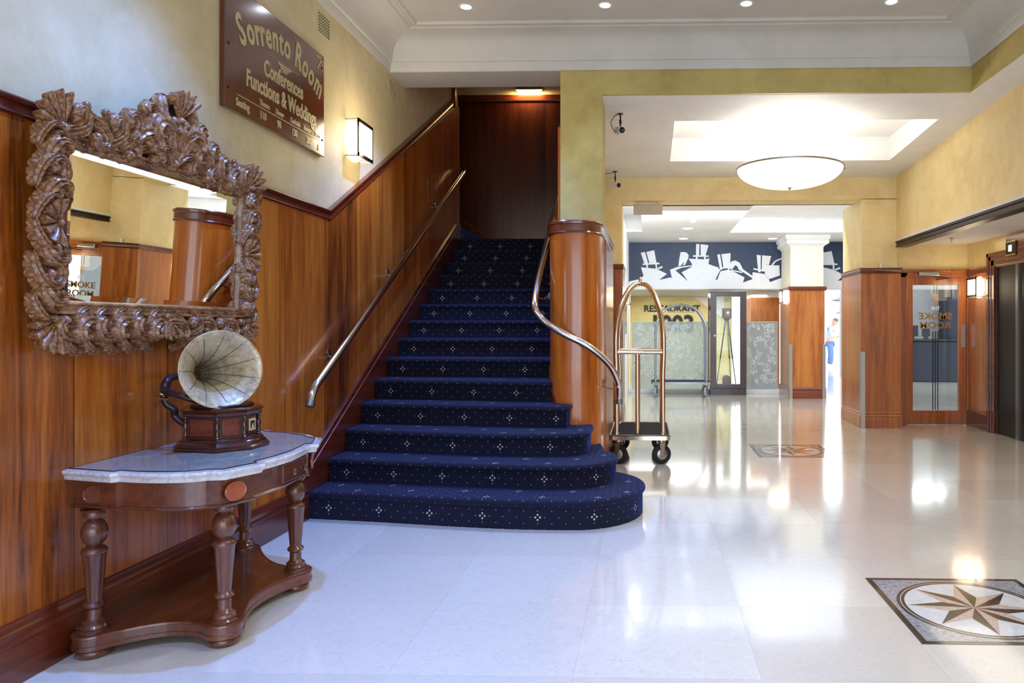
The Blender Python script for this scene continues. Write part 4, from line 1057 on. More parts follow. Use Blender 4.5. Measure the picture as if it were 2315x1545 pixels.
cctv(-.285, 7.39, zt, (.25, -1, -.25), 'white security camera with a looping dark cable under the passage ceiling, nearer the hall', .13,
     [(-.285, 7.39, zt-.008), (-.33, 7.40, zt-.01), (-.37, 7.42, zt-.05), (-.385, 7.43, zt-.09), (-.35, 7.46, zt-.16), (-.31, 7.48, zt-.19)])
zt = zl(9.6)
cctv(-.44, 9.60, zt, (.75, -.8, -.25), 'white security camera hanging close to the ochre beam, farther down the passage', .14,
     [(-.44, 9.6, zt-.01), (-.5, 9.6, zt-.025), (-.6, 9.62, zt-.03), (-.72, 9.66, zt-.02)])
# exit sign box seen from behind
t_ = thing('hanging_sign_box', 'blank beige back of a box sign hanging under the second beam', 'sign', (0.0, 10.1, 3.15))
MB().box(-.205, .205, 10.08, 10.14, 2.975, 3.125).build('box', 'box_beige', t_, angle=0, bevel=.006)
MB().box(-.15, -.13, 10.10, 10.12, 3.12, 3.15).box(.13, .15, 10.10, 10.12, 3.12, 3.15).build('hanger', 'brushed_steel', t_, angle=0)
tag(MB().lathe([(.022, 0), (.026, .01), (.022, .045), (.03, .05), (.028, .06)], 16, Matrix.Translation((3.195, 9.93, 2.20))).build('wall_sensor', 'white_plastic', None), 'tiny white sensor standing on the cap of the right wooden pier', 'sensor')

# ================================================================= FLOOR MEDALLIONS
def medallion(cx, cy, w, label, d=None):
    d = d or w
    t_ = thing('floor_medallion', label, 'floor inlay', (cx, cy, 0), 'stone star medallions set in the marble floor')
    rect = lambda k: [(cx-w/2*k, cy-d/2*k), (cx+w/2*k, cy-d/2*k), (cx+w/2*k, cy+d/2*k), (cx-w/2*k, cy+d/2*k)]
    el = lambda k, n=72: [(cx+w/2*k*math.cos(2*PI*i/n), cy+d/2*k*math.sin(2*PI*i/n)) for i in range(n)]
    MB().prism(rect(1.0), 0, .0010).build('border', 'granite_dark', t_, angle=0)
    MB().prism(rect(.925), .0010, .0014).build('field', 'granite_grey', t_, angle=0)
    for k, mt, z in ((.875, 'granite_dark', .0018), (.835, 'marble_white', .0020), (.825, 'granite_dark', .0022), (.785, 'marble_white', .0024)):
        MB().prism(el(k), .0012, z).build('ring' if mt == 'granite_dark' else 'ground', mt, t_, angle=0)
    A, Bm = MB(), MB(); Ro = w/2*.765; Ri = Ro*.47
    for i in range(8):
        a = 2*PI*i/8+PI/8*.0-.09; tip = (cx+Ro*math.cos(a), cy+Ro*math.sin(a)*d/w)
        l_ = (cx+Ri*math.cos(a+PI/8), cy+Ri*math.sin(a+PI/8)*d/w); r_ = (cx+Ri*math.cos(a-PI/8), cy+Ri*math.sin(a-PI/8)*d/w)
        A.prism([(cx, cy), r_, tip], .0012, .0028); Bm.prism([(cx, cy), tip, l_], .0012, .0028)
    A.build('star_dark_facets', 'granite_dark', t_, angle=0); Bm.build('star_pink_facets', 'granite_pink', t_, angle=0)
medallion(1.62, 3.60, .83, 'star medallion inlaid in the near marble floor, cut by the right edge of the view')
medallion(1.60, 8.10, .83, 'star medallion inlaid in the floor under the bowl pendant')

# ================================================================= LUGGAGE CARTS
def cart(name_label, cx, cy, w, l, rz, met, wheel, apex_z=1.865, spread=1.0, shelf=True, deckz=.30):
    """birdcage luggage cart, w across x and l along y before rotation"""
    t_ = thing('luggage_cart', name_label, 'luggage cart', (0, 0, 0))
    hw, hl = w/2, l/2
    def rr(hw, hl, r, n=6):
        P = []
        for sx, sy, a0 in ((1, 1, 0), (-1, 1, 90), (-1, -1, 180), (1, -1, 270)):
            for i in range(n+1):
                a = math.radians(a0+90*i/n); P.append((sx*(hw-r)+r*math.cos(a), sy*(hl-r)+r*math.sin(a)))
        return P
    P = rr(hw, hl, .05)
    MB().prism(P, deckz-.045, deckz-.004).build('platform', met, t_, angle=30)
    MB().sweep(P[::-1], [(-.0, deckz-.045), (.02, deckz-.04), (.026, deckz-.02), (.02, deckz), (.004, deckz+.008), (-.012, deckz+.006)], closed=True).build('bumper_rim', 'brushed_steel' if met != 'silver_paint' else met, t_, angle=50)
    MB().prism(rr(hw-.012, hl-.012, .04), deckz-.004, deckz+.002).build('deck_carpet', 'deck_felt', t_, angle=0)
    px, py = hw-.075, hl-.09
    for sx in (1, -1):
        for sy in (1, -1):
            pts = [(sx*px, sy*py, deckz), (sx*px, sy*py, deckz+.3), (sx*px, sy*py, .9), (sx*(px+.008), sy*py, 1.12), (sx*px*1.02, sy*py*.99, 1.34), (sx*px*.90, sy*py*.88, 1.55), (sx*px*.62, sy*py*.60, 1.74), (sx*px*.30, sy*py*.26, apex_z-.03), (0, 0, apex_z-.01)]
            MB().tube(crom([Vector(p) for p in pts], 6), .023, 14).build('hoop_tube', met, t_)
            MB().lathe([(.028, deckz), (.026, deckz+.02), (.021, deckz+.03)], 16, Matrix.Translation((sx*px, sy*py, 0))).build('post_socket', met, t_)
    MB().lathe([(.035, apex_z-.035), (.04, apex_z-.015), (.025, apex_z), (.012, apex_z+.01), (.018, apex_z+.03), (.016, apex_z+.05), (.004, apex_z+.065)], 20).build('finial', met, t_)
    if shelf:
        z = 1.135
        bars = MB()
        for sy in (1, -1): bars.tube([(-px-.02, sy*py, z), (px+.02, sy*py, z)], .019, 12)
        for sx in (1, -1): bars.tube([(sx*px, -py, z), (sx*px, py, z)], .014, 12)
        bars.build('hanging_bars', met, t_)
        for sy in (1, -1): MB().tube([(-.025, sy*py, deckz), (-.025, sy*py, z-.02)], .022, 14).build('middle_post', met, t_)
    else:
        MB().tube([(-.0, -py*.52, 1.69), (0, py*.52, 1.69)], .012, 12).build('hanging_bars', met, t_)
    for sx in (1, -1):
        for sy in (1, -1):
            x, y = sx*(hw-.09), sy*(hl-.10); r = .1; a = .35*sx
            fork = MB(); fork.M = Matrix.Translation((x, y, 0)) @ Matrix.Rotation(a, 4, 'Z')
            fork.lathe([(.04, deckz-.075), (.04, deckz-.045)], 16)
            for s in (-1, 1): fork.prism([(-.03, .20), (.03, .20), (.014, .085), (-.014, .085)], s*.027, s*.032, lambda p, q_, h: (p*1.0, h, q_+.015))
            fo = fork.build('caster_fork', 'brushed_steel', t_, angle=40)
            wh = MB(); wh.M = Matrix.Translation((x, y, r)) @ Matrix.Rotation(a, 4, 'Z') @ Matrix.Rotation(PI/2, 4, 'X')
            wh.lathe([(.055, -.020), (.085, -.022), (.097, -.018), (.1, -.008), (.1, .008), (.097, .018), (.085, .022), (.055, .020)], 36)
            wo = wh.build('wheel', wheel, fo, angle=40)
            hb = MB(); hb.M = wh.M; hb.lathe([(.05, -.0235), (.054, -.021), (.054, .021), (.05, .0235)], 28); hb.lathe([(.014, -.034), (.018, -.03), (.018, .03), (.014, .034)], 14)
            hb.build('hub', 'brushed_steel' if wheel == 'black_rubber' else 'pewter', fo, angle=40)
    t_.location = (cx, cy, 0); t_.rotation_euler = (0, 0, rz)
    return t_
cart('brass birdcage luggage cart with black deck standing beside the rounded newel wall', -.083, 7.70, .62, 1.02, 0, 'brass_polished', 'black_rubber')
cart('silvery birdcage luggage cart standing sideways before the etched glass screen', .655, 14.45, .56, 1.19, PI/2, 'silver_paint', 'wheel_grey', 1.84, shelf=False, deckz=.30)

# ================================================================= FAR LOBBY THINGS
# mural of angular top-hatted figures on the bulkhead
MS = 15/1620/4.287
mur = thing('frieze_mural', 'dark navy frieze with white cut-out figures in top hats along the far bulkhead', 'mural', (1.9, 15.0, 2.66))
MB().box(-.42, 13, 15.00, 15.02, 2.30, 3.155).build('navy_board', 'navy_board', mur, angle=0)
def mp(x, y): return ((1400+x/4.287-1465)*15/1620*1.0+.008, 1.4+(738-530-y/4.287)*15/1620)
polys = [
 [(45, 532), (45, 500), (100, 455), (180, 438), (232, 405), (300, 470), (385, 443), (497, 418), (512, 440), (620, 500), (660, 455), (915, 430), (925, 440), (1190, 470), (1290, 435), (1440, 470), (1560, 425), (1980, 440), (2095, 455), (2210, 440), (2900, 450), (3600, 440), (3600, 532)],
 [(207, 320), (355, 335), (458, 385), (383, 443), (390, 525), (180, 525), (232, 405)],
 [(205, 180), (245, 172), (277, 285), (240, 288)], [(258, 172), (335, 155), (358, 285), (290, 285)], [(222, 285), (380, 275), (390, 290), (225, 298)],
 [(255, 290), (272, 290), (275, 325), (262, 325)], [(345, 285), (360, 285), (365, 338), (350, 335)], [(365, 330), (410, 308), (418, 322), (375, 342)],
 [(487, 345), (560, 317), (697, 303), (697, 312), (600, 325), (540, 352), (665, 460), (620, 525), (500, 525), (510, 440)],
 [(590, 175), (625, 173), (650, 180), (668, 205), (665, 230), (632, 300), (615, 303), (628, 262), (598, 302), (568, 312), (577, 240)],
 [(600, 370), (697, 318), (700, 290), (668, 238), (825, 245), (868, 236), (858, 290), (940, 320), (985, 325), (925, 440), (915, 525), (660, 525), (660, 455)],
 [(740, 95), (772, 98), (768, 215), (738, 215)], [(782, 98), (860, 108), (828, 215), (785, 212)], [(710, 205), (862, 208), (862, 220), (710, 220)],
 [(738, 218), (755, 220), (755, 245), (738, 245)], [(816, 218), (832, 220), (832, 247), (816, 247)],
 [(975, 360), (1050, 345), (1082, 355), (1205, 420), (1190, 470), (1180, 525), (900, 525), (945, 440)],
 [(943, 200), (970, 196), (993, 345), (970, 345)], [(983, 195), (1072, 185), (1066, 320), (1003, 325)], [(955, 325), (1066, 318), (1066, 330), (955, 337)], [(1045, 325), (1060, 325), (1062, 350), (1047, 350)],
 [(1065, 290), (1080, 265), (1120, 257), (1160, 280), (1190, 340), (1290, 412), (1285, 430), (1190, 368), (1150, 345), (1140, 318), (1118, 300), (1085, 345), (1065, 335)], [(1078, 345), (1190, 368), (1180, 378), (1085, 358)],
 [(1190, 470), (1290, 435), (1400, 525), (1180, 525)],
 [(1285, 370), (1400, 388), (1440, 440), (1450, 470), (1430, 525), (1270, 525)], [(1450, 470), (1560, 425), (1560, 525), (1420, 525)],
 [(1322, 203), (1362, 207), (1360, 370), (1338, 370)], [(1375, 207), (1462, 215), (1440, 300), (1410, 300), (1402, 360), (1370, 350)],
 [(1405, 302), (1540, 305), (1546, 402), (1440, 437), (1402, 385)], [(1290, 330), (1400, 352), (1400, 366), (1295, 345)],
 [(1462, 298), (1500, 258), (1560, 232), (1640, 240), (1640, 255), (1560, 246), (1508, 268), (1478, 304)],
 [(1940, 320), (2050, 345), (2165, 400), (2095, 455), (2110, 525), (1940, 525)], [(1905, 195), (1935, 190), (1950, 290), (1930, 290)], [(1945, 185), (2040, 168), (2068, 292), (1965, 292)], [(1920, 290), (2095, 288), (2097, 302), (1920, 303)],
 [(2050, 300), (2065, 300), (2068, 347), (2052, 345)], [(2068, 343), (2118, 322), (2125, 336), (2080, 356)],
 [(2198, 370), (2262, 340), (2380, 315), (2400, 400), (2350, 525), (2215, 525), (2212, 440)],
]
for k, P in enumerate(polys):
    W = [mp(*p) for p in P]
    MB().prism(W, 14.990-.0002*(k % 9), 15.001, lambda p, q_, h: (p, h, q_)).build('cutout_figure' if k else 'white_base', 'mural_white', mur, angle=0)
# restaurant lettering
def front_text(txt, x, z, y, size, xs, offset, parent, name, mat='letter_black', mirror=False, align='CENTER'):
    vs, fs = text_mesh(txt, size, .004, xs, offset, align)
    m = MB().add([((x-u if mirror else x+u), y-.004-w, z+v) for u, v, w in vs], fs); return m.build(name, mat, parent, angle=0)
t_ = thing('restaurant_lettering', 'black RESTAURANT lettering over a large 1003 on the yellow wall behind the etched glass', 'lettering', (.63, 18.89, 1.6))
front_text('RESTAURANT', .63, 1.785, 18.89, .235, 1.02, .006, t_, 'word')
front_text('1003', .63, 1.25, 18.89, .62, .95, .022, t_, 'number')
struct(MB().prism([(1.22, 2.165), (2.0, 2.165), (2.0, 1.6), (1.68, 1.80)], 18.86, 18.90, lambda p, q_, h: (p, h, q_)).build('trim_11', 'plaster_white', angle=0))
# etched glass screens
def screen(x0, x1, z0, z1, label, n, seed):
    t_ = thing('etched_glass_screen', label, 'glass screen', ((x0+x1)/2, 15.04, z0))
    MB().box(x0, x1, 15.032, 15.044, z0, z1).build('glass', 'etched_glass', t_, angle=0)
    rnd = random.Random(seed); m = MB()
    for k in range(n):
        cx = rnd.uniform(x0+.06, x1-.06); cz = z1-.06-(z1-z0-.2)*(rnd.random()**1.15); a = rnd.uniform(.025, .055); b = a*rnd.uniform(.45, .7); th = rnd.uniform(.4, 2.6)
        c, s = math.cos(th), math.sin(th)
        m.tube([(cx+a*math.cos(q_)*c-b*math.sin(q_)*s, 15.030, cz+a*math.cos(q_)*s+b*math.sin(q_)*c) for q_ in [2*PI*i/16 for i in range(16)]], .0065, 5, closed=True)
    m.build('etched_loops', 'etched_line', t_, angle=60)
    MB().box(x0, x1, 15.030, 15.046, z1, z1+.008).build('polished_edge', 'kerb_white', t_, angle=0)
    return t_
screen(-.335, 1.25, .085, 1.49, 'wide waist-high glass screen etched with loops, behind the silvery luggage cart', 190, 3)
screen(2.03, 2.71, .085, 1.49, 'narrow glass screen etched with loops, between the display cabinet and far column', 90, 5)
# display cabinet with an antique camera
cb = thing('display_cabinet', 'tall dark wooden glass-fronted display cabinet in the far lobby', 'cabinet', (1.635, 14.9, 0))
X0, X1, Y0, Y1, ZT = 1.27, 2.0, 14.62, 15.22, 2.105
MB().box(X0-.0, X1+.0, Y0+.02, Y1, 0, .13).build('plinth', 'cabinet_wood', cb, angle=0, bevel=.004)
m = MB().box(X0, X1, Y0, Y1, .13, .19).box(X0, X1, Y0, Y1, ZT-.09, ZT)
for x in (X0, X1-.045):
    for y in (Y0, Y1-.045): m.box(x, x+.045, y, y+.045, .19, ZT-.09)
m.build('carcass', 'cabinet_wood', cb, angle=0, bevel=.004)
d = MB().box(X0, X0+.12, Y0-.022, Y0-.001, .14, ZT-.01).box(X1-.13, X1, Y0-.022, Y0-.001, .14, ZT-.01).box(X0+.12, X1-.13, Y0-.022, Y0-.001, .14, .225).box(X0+.12, X1-.13, Y0-.022, Y0-.001, ZT-.10, ZT-.01).build('door', 'cabinet_wood', cb, angle=0, bevel=.004)
MB().box(X0+.12, X1-.13, Y0-.014, Y0-.010, .225, ZT-.10).build('pane', 'clear_glass', d, angle=0)
MB().lathe([(.012, 0), (.018, .012), (.016, .026), (.002, .03)], 16, Matrix.Translation((X0+.085, Y0-.022, 1.21)) @ Matrix.Rotation(PI/2, 4, 'X')).build('knob', 'white_plastic', d)
MB().box(X0+.01, X0+.015, Y0+.045, Y1-.045, .19, ZT-.09).box(X1-.015, X1-.01, Y0+.045, Y1-.045, .19, ZT-.09).box(X0+.045, X1-.045, Y1-.015, Y1-.01, .19, ZT-.09).build('glass_side', 'clear_glass', cb, angle=0)
ac = thing('antique_camera', 'antique wooden box camera on a tall tripod inside the glass display cabinet', 'camera', (1.635, 14.93, .19))
MB().box(1.545, 1.725, 14.85, 15.02, 1.56, 1.77).build('camera_body', 'camera_wood', ac, angle=0, bevel=.004)
m = MB()
for k in range(5): s = .07-.006*(k % 2); m.box(1.635-s, 1.635+s, 14.85-.018*(k+1), 14.85-.018*k, 1.60, 1.60+2*s)
m.build('bellows', 'black_soft', ac, angle=0)
MB().box(1.56, 1.71, 14.745, 14.762, 1.585, 1.755).build('lens_board', 'camera_wood', ac, angle=0)
MB().lathe([(.03, 0), (.034, .03), (.026, .034)], 20, Matrix.Translation((1.635, 14.745, 1.67)) @ Matrix.Rotation(PI/2, 4, 'X')).build('lens', 'brass_polished', ac)
MB().lathe([(.05, 1.52), (.06, 1.535), (.06, 1.56)], 20, Matrix.Translation((1.635, 14.93, 0))).build('tripod_head', 'tripod_leg', ac)
for fx, fy in ((1.41, 14.78), (1.80, 14.74), (1.74, 15.12)):
    a = Vector((1.635+(fx-1.635)*.12, 14.93+(fy-14.93)*.12, 1.53)); b = Vector((fx, fy, .19)); sd = (b-a).cross(Vector((0, 0, 1))).normalized()*.014
    lg = MB(); lg.tube([a+sd, a+(b-a)*.6+sd*.6], .007, 8).tube([a-sd, a+(b-a)*.6-sd*.6], .007, 8).tube([a+(b-a)*.55, b], .008, 8); lg.build('tripod_leg', 'tripod_leg', ac)
MB().prism([(1.55, .19), (1.72, .19), (1.72, .32), (1.70, .36), (1.635, .385), (1.57, .36), (1.55, .32)], 14.97, 15.03, lambda p, q_, h: (p, h, q_)).build('plaque', 'camera_wood', None, angle=0)
tag(bpy.data.objects['plaque'], 'small arched wooden plaque on the floor of the display cabinet', 'plaque')
# steel corner guards
def guard(x, y, sx, sy, z, label):
    m = MB().box(x, x+sx*.055, y-.006 if sy > 0 else y, y if sy > 0 else y+.006, 0, z).box(x-.006*sx, x, y-.006*sy, y+sy*.055, 0, z)
    tag(m.build('corner_guard', 'brushed_steel', None, angle=0), label, 'corner guard', 'steel corner guards')
guard(2.925, B2-.032, 1, 1, 1.05, 'tall steel corner guard on the left edge of the right wooden pier')
guard(2.735, 13.925, 1, 1, 1.05, 'steel corner guard on the left edge of the far wooden column')
guard(3.42, 13.925, -1, 1, 1.05, 'steel corner guard on the right edge of the far wooden column')
guard(-.352, B2-.032, -1, 1, 1.05, 'steel corner guard on the wooden pier behind the brass luggage cart')
tag(MB().box(-.398, -.372, 11.3, 12.6, 1.27, 2.0).build('notice_panel', 'black_gloss', None, angle=0), 'narrow black panel on the lobby side wall behind the brass luggage cart', 'panel')
# reception desk seen through the glazed door
dk = thing('reception_desk', 'dark navy reception desk seen through the glazed door', 'desk', (7.2, 18.5, 0))
MB().box(6.3, 8.6, 18.2, 19.1, 0, 1.02).build('counter_body', 'desk_navy', dk, angle=0, bevel=.02)
MB().box(6.2, 8.7, 18.1, 19.2, 1.02, 1.08).build('counter_top', 'black_gloss', dk, angle=0, bevel=.01)
for k, (x, w, h) in enumerate(((6.75, .3, .28), (7.1, .2, .2))):
    mo = thing('desk_screen', 'black screen on the dark reception desk, %s of the two' % ('larger' if k == 0 else 'smaller'), 'screen', (x, 18.5, 1.08))
    MB().box(x-w/2, x+w/2, 18.49, 18.52, 1.14, 1.14+h).build('display', 'black_gloss', mo, angle=0); MB().box(x-.04, x+.04, 18.46, 18.56, 1.08, 1.15).build('stand', 'black_gloss', mo, angle=0)
struct(MB().box(5.4, 13, 20.2, 20.35, 0, 3.2).build('reception_wall', 'grey_panel', angle=0))
struct(MB().box(6.95, 7.1, 20.1, 20.2, 0, 3.2).box(8.1, 9.2, 19.6, 20.2, 0, 3.2).build('trim_12', 'desk_navy', angle=0))
# parasols and the barrier post outside
def parasol(x, y, z, r, label):
    t_ = thing('parasol', label, 'parasol', (x, y, 0))
    MB().lathe([(.03, .45), (r*.5, .22), (r, 0), (r*.98, -.02), (r*.5, .18), (.03, .40)], 8, Matrix.Translation((x, y, z))).build('canopy', 'umbrella_grey', t_, angle=20)
    MB().tube([(x, y, 0), (x, y, z+.4)], .025, 10).build('pole', 'brushed_steel', t_)
parasol(7.95, 27, 2.38, 1.1, 'pale grey open parasol outside the far entrance, the higher of two')
parasol(8.6, 30, 1.95, .8, 'pale grey parasol outside the far entrance, the lower of two')
tag(MB().lathe([(.14, 0), (.14, .02), (.03, .05), (.024, .10), (.022, 1.16), (.03, 1.18), (.02, 1.21)], 20, Matrix.Translation((6.25, 23.0, 0))).build('barrier_post', 'dark_steel', None), 'slim dark barrier post on the bright floor beside the distant person', 'post')

# ================================================================= GLAZED DOOR
dr = thing('door_1', 'glazed wooden door with SMOKE ROOM lettering seen in reverse', 'door', (4.1, 10.25, 0)); dr['kind'] = 'structure'
dy = 10.285
m = MB().box(3.455, 3.665, dy-.05, dy, 0, 2.16).box(4.505, 4.53, dy-.05, dy, 0, 2.16).box(3.455, 4.53, dy-.05, dy, 2.09, 2.20)
m.box(3.455, 4.53, dy-.065, dy-.04, 2.165, 2.205); m.box(3.64, 3.665, dy-.06, dy, 0, 2.115); m.build('frame', 'door_veneer', dr, angle=0, bevel=.004)
lf = MB().box(3.672, 3.75, dy-.035, dy+.01, .012, 2.085).box(4.392, 4.50, dy-.035, dy+.01, .012, 2.085).box(3.75, 4.392, dy-.035, dy+.01, .012, .205).box(3.75, 4.392, dy-.035, dy+.01, 1.985, 2.085).build('leaf', 'door_veneer', dr, angle=0, bevel=.003)
MB().box(3.75, 4.392, dy-.016, dy-.008, .205, 1.985).build('glass', 'clear_glass', lf, angle=0)
m = MB()
for x in (4.035, 4.07, 4.105): m.box(x-.006, x+.006, dy-.020, dy-.017, .21, 1.33)
for x in (4.05, 4.09): m.box(x-.003, x+.003, dy-.020, dy-.017, 1.86, 1.98)
m.build('etched_stripes', 'dark_steel', lf, angle=0)
front_text('SMOKE', 4.07, 1.50, dy-.0165, .13, 1.12, .002, lf, 'lettering', 'door_gold', True)
front_text('ROOM', 4.07, 1.37, dy-.0165, .13, 1.12, .002, lf, 'lettering', 'door_gold', True)
front_text('THE', 4.07, 1.63, dy-.0165, .07, 1.0, .001, lf, 'lettering', 'mural_white', True)
m = MB()
for k, w in enumerate((.012, .022, .034, .026, .018, .03)): m.box(4.07-w, 4.07+w, dy-.020, dy-.017, 1.70+.028*k, 1.715+.028*k)
m.build('emblem', 'door_gold', lf, angle=0)
MB().box(4.425, 4.48, dy-.041, dy-.035, 1.10, 1.42).build('push_plate', 'brushed_steel', lf, angle=0, bevel=.001)
cl = MB().box(3.81, 4.10, dy-.115, dy-.05, 2.105, 2.165).build('closer', 'brushed_steel', dr, angle=0, bevel=.012)
MB().tube([(4.02, dy-.10, 2.10), (4.22, dy-.14, 2.075), (4.08, dy-.05, 2.06)], .007, 8).build('closer_arm', 'dark_steel', dr)
struct(MB().box(4.53, 4.75, dy, 10.4, 0, 2.62).build('wall_back', 'plaster_ochre', angle=0))

# ================================================================= LIFT
lf = thing('door_2', 'lift doorway with a stepped wooden surround and a black panel standing in for its dark opening', 'door', (LXW, 8.8, 0)); lf['kind'] = 'structure'
ya, yb = 8.0, 9.64
m = MB()
for o, wd, dp in ((0, .05, .030), (.05, .05, .020), (.10, .07, .012)):
    m.box(LXW-dp-.01, LXW+.02, yb-o-wd, yb-o, 0, 2.36-o); m.box(LXW-dp-.01, LXW+.02, ya+o, yb-o, 2.36-o-wd, 2.36-o); m.box(LXW-dp-.01, LXW+.02, ya+o, ya+o+wd, 0, 2.36-o)
m.build('surround', 'dark_cap', lf, angle=0, bevel=.003)
MB().box(LXW-.006, LXW+.02, ya+.17, yb-.17, 2.17, 2.20).build('head_strip', 'brushed_steel', lf, angle=0)
MB().box(LXW+.02, LXW+.04, 8.93, yb-.17, 0, 2.18).build('dark_recess_panel', 'black_soft', lf, angle=0)  # flush panel coloured black to stand in for the shaded deep recess
MB().box(LXW+.02, LXW+.05, ya+.17, 8.925, 0, 2.18).build('sliding_panel', 'dark_steel', lf, angle=0)
MB().box(LXW+.0, LXW+.03, 8.90, 8.96, 0, 2.18).build('panel_edge', 'pewter', lf, angle=0)
ds = thing('lift_indicator', 'small floor indicator box with a pale blue screen above the lift doors', 'indicator', (LXW, 9.0, 2.35))
MB().box(LXW-.035, LXW-.005, 8.60, 9.13, 2.24, 2.52).build('back_plate', 'dark_cap', ds, angle=0, bevel=.003)
MB().box(LXW-.055, LXW-.035, 8.86, 9.09, 2.29, 2.44).build('housing', 'dark_steel', ds, angle=0, bevel=.003)
MB().box(LXW-.058, LXW-.055, 8.94, 9.02, 2.325, 2.405).build('screen', 'screen_blue', ds, angle=0)
MB().box(LXW-.060, LXW-.05, 8.86, 9.09, 2.44, 2.455).box(LXW-.060, LXW-.05, 8.86, 9.09, 2.275, 2.29).build('bezel_strips', 'brass_polished', ds, angle=0)

# ================================================================= DISTANT PERSON
def skin_body(name, verts, edges, radii, mat, parent, sub=2):
    me = bpy.data.meshes.new(name); me.from_pydata(verts, edges, []); ob = bpy.data.objects.new(name, me); COL.objects.link(ob); ob.parent = parent
    sk = ob.modifiers.new('skin', 'SKIN'); sk.use_smooth_shade = True
    for i, r in enumerate(radii):
        d = me.skin_vertices[0].data[i]; d.radius = (r, r*.85) if not isinstance(r, tuple) else r; d.use_root = (i == 0)
    s_ = ob.modifiers.new('sub', 'SUBSURF'); s_.levels = sub; s_.render_levels = sub
    me.materials.append(M[mat]); return ob
ps = thing('person', 'distant person in pale blue shirt and jeans standing with head bowed by the bright entrance', 'person', (6.22, 24.7, 0))
# local frame: +x is the way the person faces; z up
V = [(0, 0, .86), (0, .09, .80), (.03, .11, .46), (-.02, .12, .10), (0, -.09, .80), (.05, -.11, .46), (.03, -.12, .10), (.0, 0, 1.05), (.02, 0, 1.25), (.05, 0, 1.38), (.10, 0, 1.45),
     (.03, .19, 1.34), (.03, .24, 1.10), (.22, .14, 1.02), (.03, -.19, 1.34), (.03, -.24, 1.10), (.22, -.12, 1.04)]
Eg = [(0, 1), (1, 2), (2, 3), (0, 4), (4, 5), (5, 6), (0, 7), (7, 8), (8, 9), (9, 10), (9, 11), (11, 12), (12, 13), (9, 14), (14, 15), (15, 16)]
Rd = [.14, .10, .07, .045, .10, .07, .045, .135, .15, .10, .05, .065, .045, .032, .065, .045, .032]
skin_body('body', V, Eg, Rd, 'skin', ps)
sv = [(0, 0, .88), (0, 0, 1.06), (.02, 0, 1.25), (.05, 0, 1.37), (.03, .19, 1.34), (.03, .24, 1.14), (.12, .20, 1.07), (.03, -.19, 1.34), (.03, -.24, 1.14), (.12, -.19, 1.08)]
skin_body('shirt', sv, [(0, 1), (1, 2), (2, 3), (3, 4), (4, 5), (5, 6), (3, 7), (7, 8), (8, 9)], [.16, .155, .17, .12, .08, .062, .055, .08, .062, .055], 'shirt_blue', ps)
jv = [(0, 0, .90), (0, .09, .80), (.03, .11, .46), (-.02, .12, .09), (0, -.09, .80), (.05, -.11, .46), (.03, -.12, .09)]
skin_body('jeans', jv, [(0, 1), (1, 2), (2, 3), (0, 4), (4, 5), (5, 6)], [.15, .115, .085, .07, .115, .085, .07], 'jeans_blue', ps)
for s in (1, -1): MB().prism([(-.10, -.045), (.14, -.04), (.19, 0), (.14, .04), (-.10, .045)], 0, .07, lambda p, q_, h, s=s: (p+.0, q_+s*.12, h)).build('shoe', 'shoe_tan', ps, angle=40, bevel=.02, origin=None)
def head():
    me = bpy.data.meshes.new('head'); bm = bmesh.new(); bmesh.ops.create_uvsphere(bm, u_segments=24, v_segments=18, radius=1)
    for v in bm.verts:
        x, y, z = v.co
        nose_ = .25*math.exp(-((z+.05)**2)/.02-(y**2)/.012) if x > 0 else 0
        v.co = (x*.105+nose_*.10+(.012 if z < -.4 and x > 0 else 0), y*.078*(1-.18*(z < -.3)), z*.125)
        for s in (1, -1): v.co.y += s*.012*math.exp(-((x+.02)**2)/.02-((z)**2)/.05) if s*y > .9 else 0
        for s in (1, -1): v.co.x -= .012*math.exp(-((y-s*.38)**2)/.02-((z-.08)**2)/.01) if x > 0 else 0
    bm.to_mesh(me); bm.free(); me.polygons.foreach_set('use_smooth', [True]*len(me.polygons)); me.materials.append(M['skin'])
    o = bpy.data.objects.new('head', me); COL.objects.link(o); o.parent = ps; o.location = (.17, 0, 1.55); o.rotation_euler = (0, math.radians(38), 0)
    me2 = me.copy(); bm = bmesh.new(); bm.from_mesh(me2); bmesh.ops.delete(bm, geom=[v for v in bm.verts if v.co.z < .01 or (v.co.x > .055 and v.co.z < .07)], context='VERTS')
    for v in bm.verts: v.co *= 1.09
    bm.to_mesh(me2); bm.free(); me2.materials.clear(); me2.materials.append(M['hair_grey']); h = bpy.data.objects.new('hair', me2); COL.objects.link(h); h.parent = o
head()
for s in (1, -1):
    hv = [(.22, s*.13, 1.03), (.27, s*.10, 1.03), (.31, s*.09, 1.04), (.30, s*.11, 1.02)]; he = [(0, 1)]; hr = [.028, .032]
    hv = [(.21, s*.13, 1.03), (.28, s*.11, 1.04)]
    for k in range(4): a = len(hv); hv += [(.32, s*.11+(k-1.5)*.018, 1.035), (.35-.006*abs(k-1.2), s*.10+(k-1.5)*.018, 1.015)]; he += [(1, a), (a, a+1)]; hr += [.010, .009]
    a = len(hv); hv += [(.26, s*.07, 1.05), (.295, s*.055, 1.045)]; he += [(0, a), (a, a+1)]; hr += [.012, .010]
    skin_body('hand', hv, he, hr, 'skin', ps, 1)
ps.rotation_euler = (0, 0, math.radians(-12))

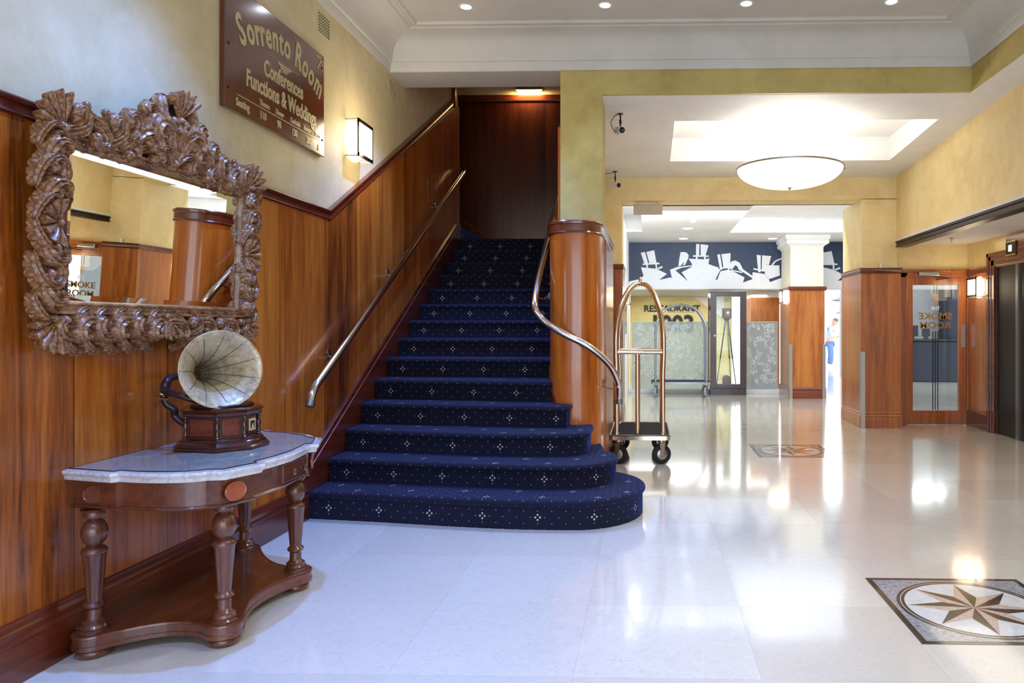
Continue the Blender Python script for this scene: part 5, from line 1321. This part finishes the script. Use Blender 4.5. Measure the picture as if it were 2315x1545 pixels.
# ================================================================= LIGHT
def area(name, loc, rot, sx, sy, e, col, spread=180):
    l = bpy.data.lights.new(name, 'AREA'); l.shape = 'RECTANGLE'; l.size = sx; l.size_y = sy; l.energy = e; l.color = col; l.spread = math.radians(spread)
    o = bpy.data.objects.new(name, l); COL.objects.link(o); o.location = loc; o.rotation_euler = tuple(math.radians(a) for a in rot); return o
area('street_daylight', (.8, -3.15, 1.7), (90, 0, 0), 5.8, 2.8, 110, (.72, .84, 1.0))
area('lobby_daylight', (9.5, 22, 2.2), (90, 0, 140), 6, 3.5, 1300, (.88, .94, 1.0))
area('lobby_tray_light', (3.4, 12.2, 3.42), (0, 0, 0), 3.6, 2.6, 28, (.88, .94, 1.0))
area('lobby_tray_light_b', (-.24, 12.0, 3.42), (0, 0, 0), .2, 2.4, 3, (.96, .98, 1.0))
area('lobby_front_light', (1.0, 10.9, 3.05), (60, 0, 0), 3.0, .4, 95, (.84, .94, 1.0))
area('restaurant_light', (.9, 17, 2.12), (0, 0, 0), 3.6, 2.4, 75, (.96, .97, 1.0))
area('entrance_daylight_far', (4, 31, 4.5), (-60, 0, 0), 12, 5, 800, (.88, .96, 1.0))
area('reception_light', (7, 18, 3.1), (0, 0, 0), 4, 3, 60, (.95, .97, 1.0))
area('lift_lobby_light', (4.05, 7.2, 2.54), (0, 0, 0), .8, 4.6, 14, (1, .88, .66))
W = bpy.data.worlds.new('sky'); SC.world = W; W.use_nodes = True
bg = W.node_tree.nodes['Background']; bg.inputs[0].default_value = (.80, .90, 1.0, 1); bg.inputs[1].default_value = 1.6

# ================================================================= CAMERA
cam = bpy.data.cameras.new('camera'); cam.sensor_width = 36; cam.lens = 1620/2315*36
cam.shift_x = (1157.5-1422.58)/2315; cam.shift_y = (738-772.5)/2315; cam.clip_start = .05; cam.clip_end = 200
co = bpy.data.objects.new('camera', cam); COL.objects.link(co); co.location = (0, 0, 1.4); co.rotation_euler = (PI/2, 0, math.radians(1.5)); SC.camera = co
vs_ = SC.view_settings; vs_.view_transform = 'Standard'; vs_.look = 'None'; vs_.gamma = 1; vs_.use_curve_mapping = False; vs_.exposure = 0.32
SC.cycles.max_bounces = 8; SC.cycles.diffuse_bounces = 4; SC.cycles.glossy_bounces = 4; SC.cycles.transparent_max_bounces = 12; SC.cycles.use_adaptive_sampling = True; SC.cycles.adaptive_threshold = 0.05
SC.cycles.sample_clamp_indirect = 6; SC.cycles.use_denoising = True; SC.cycles.caustics_reflective = False; SC.cycles.caustics_refractive = False
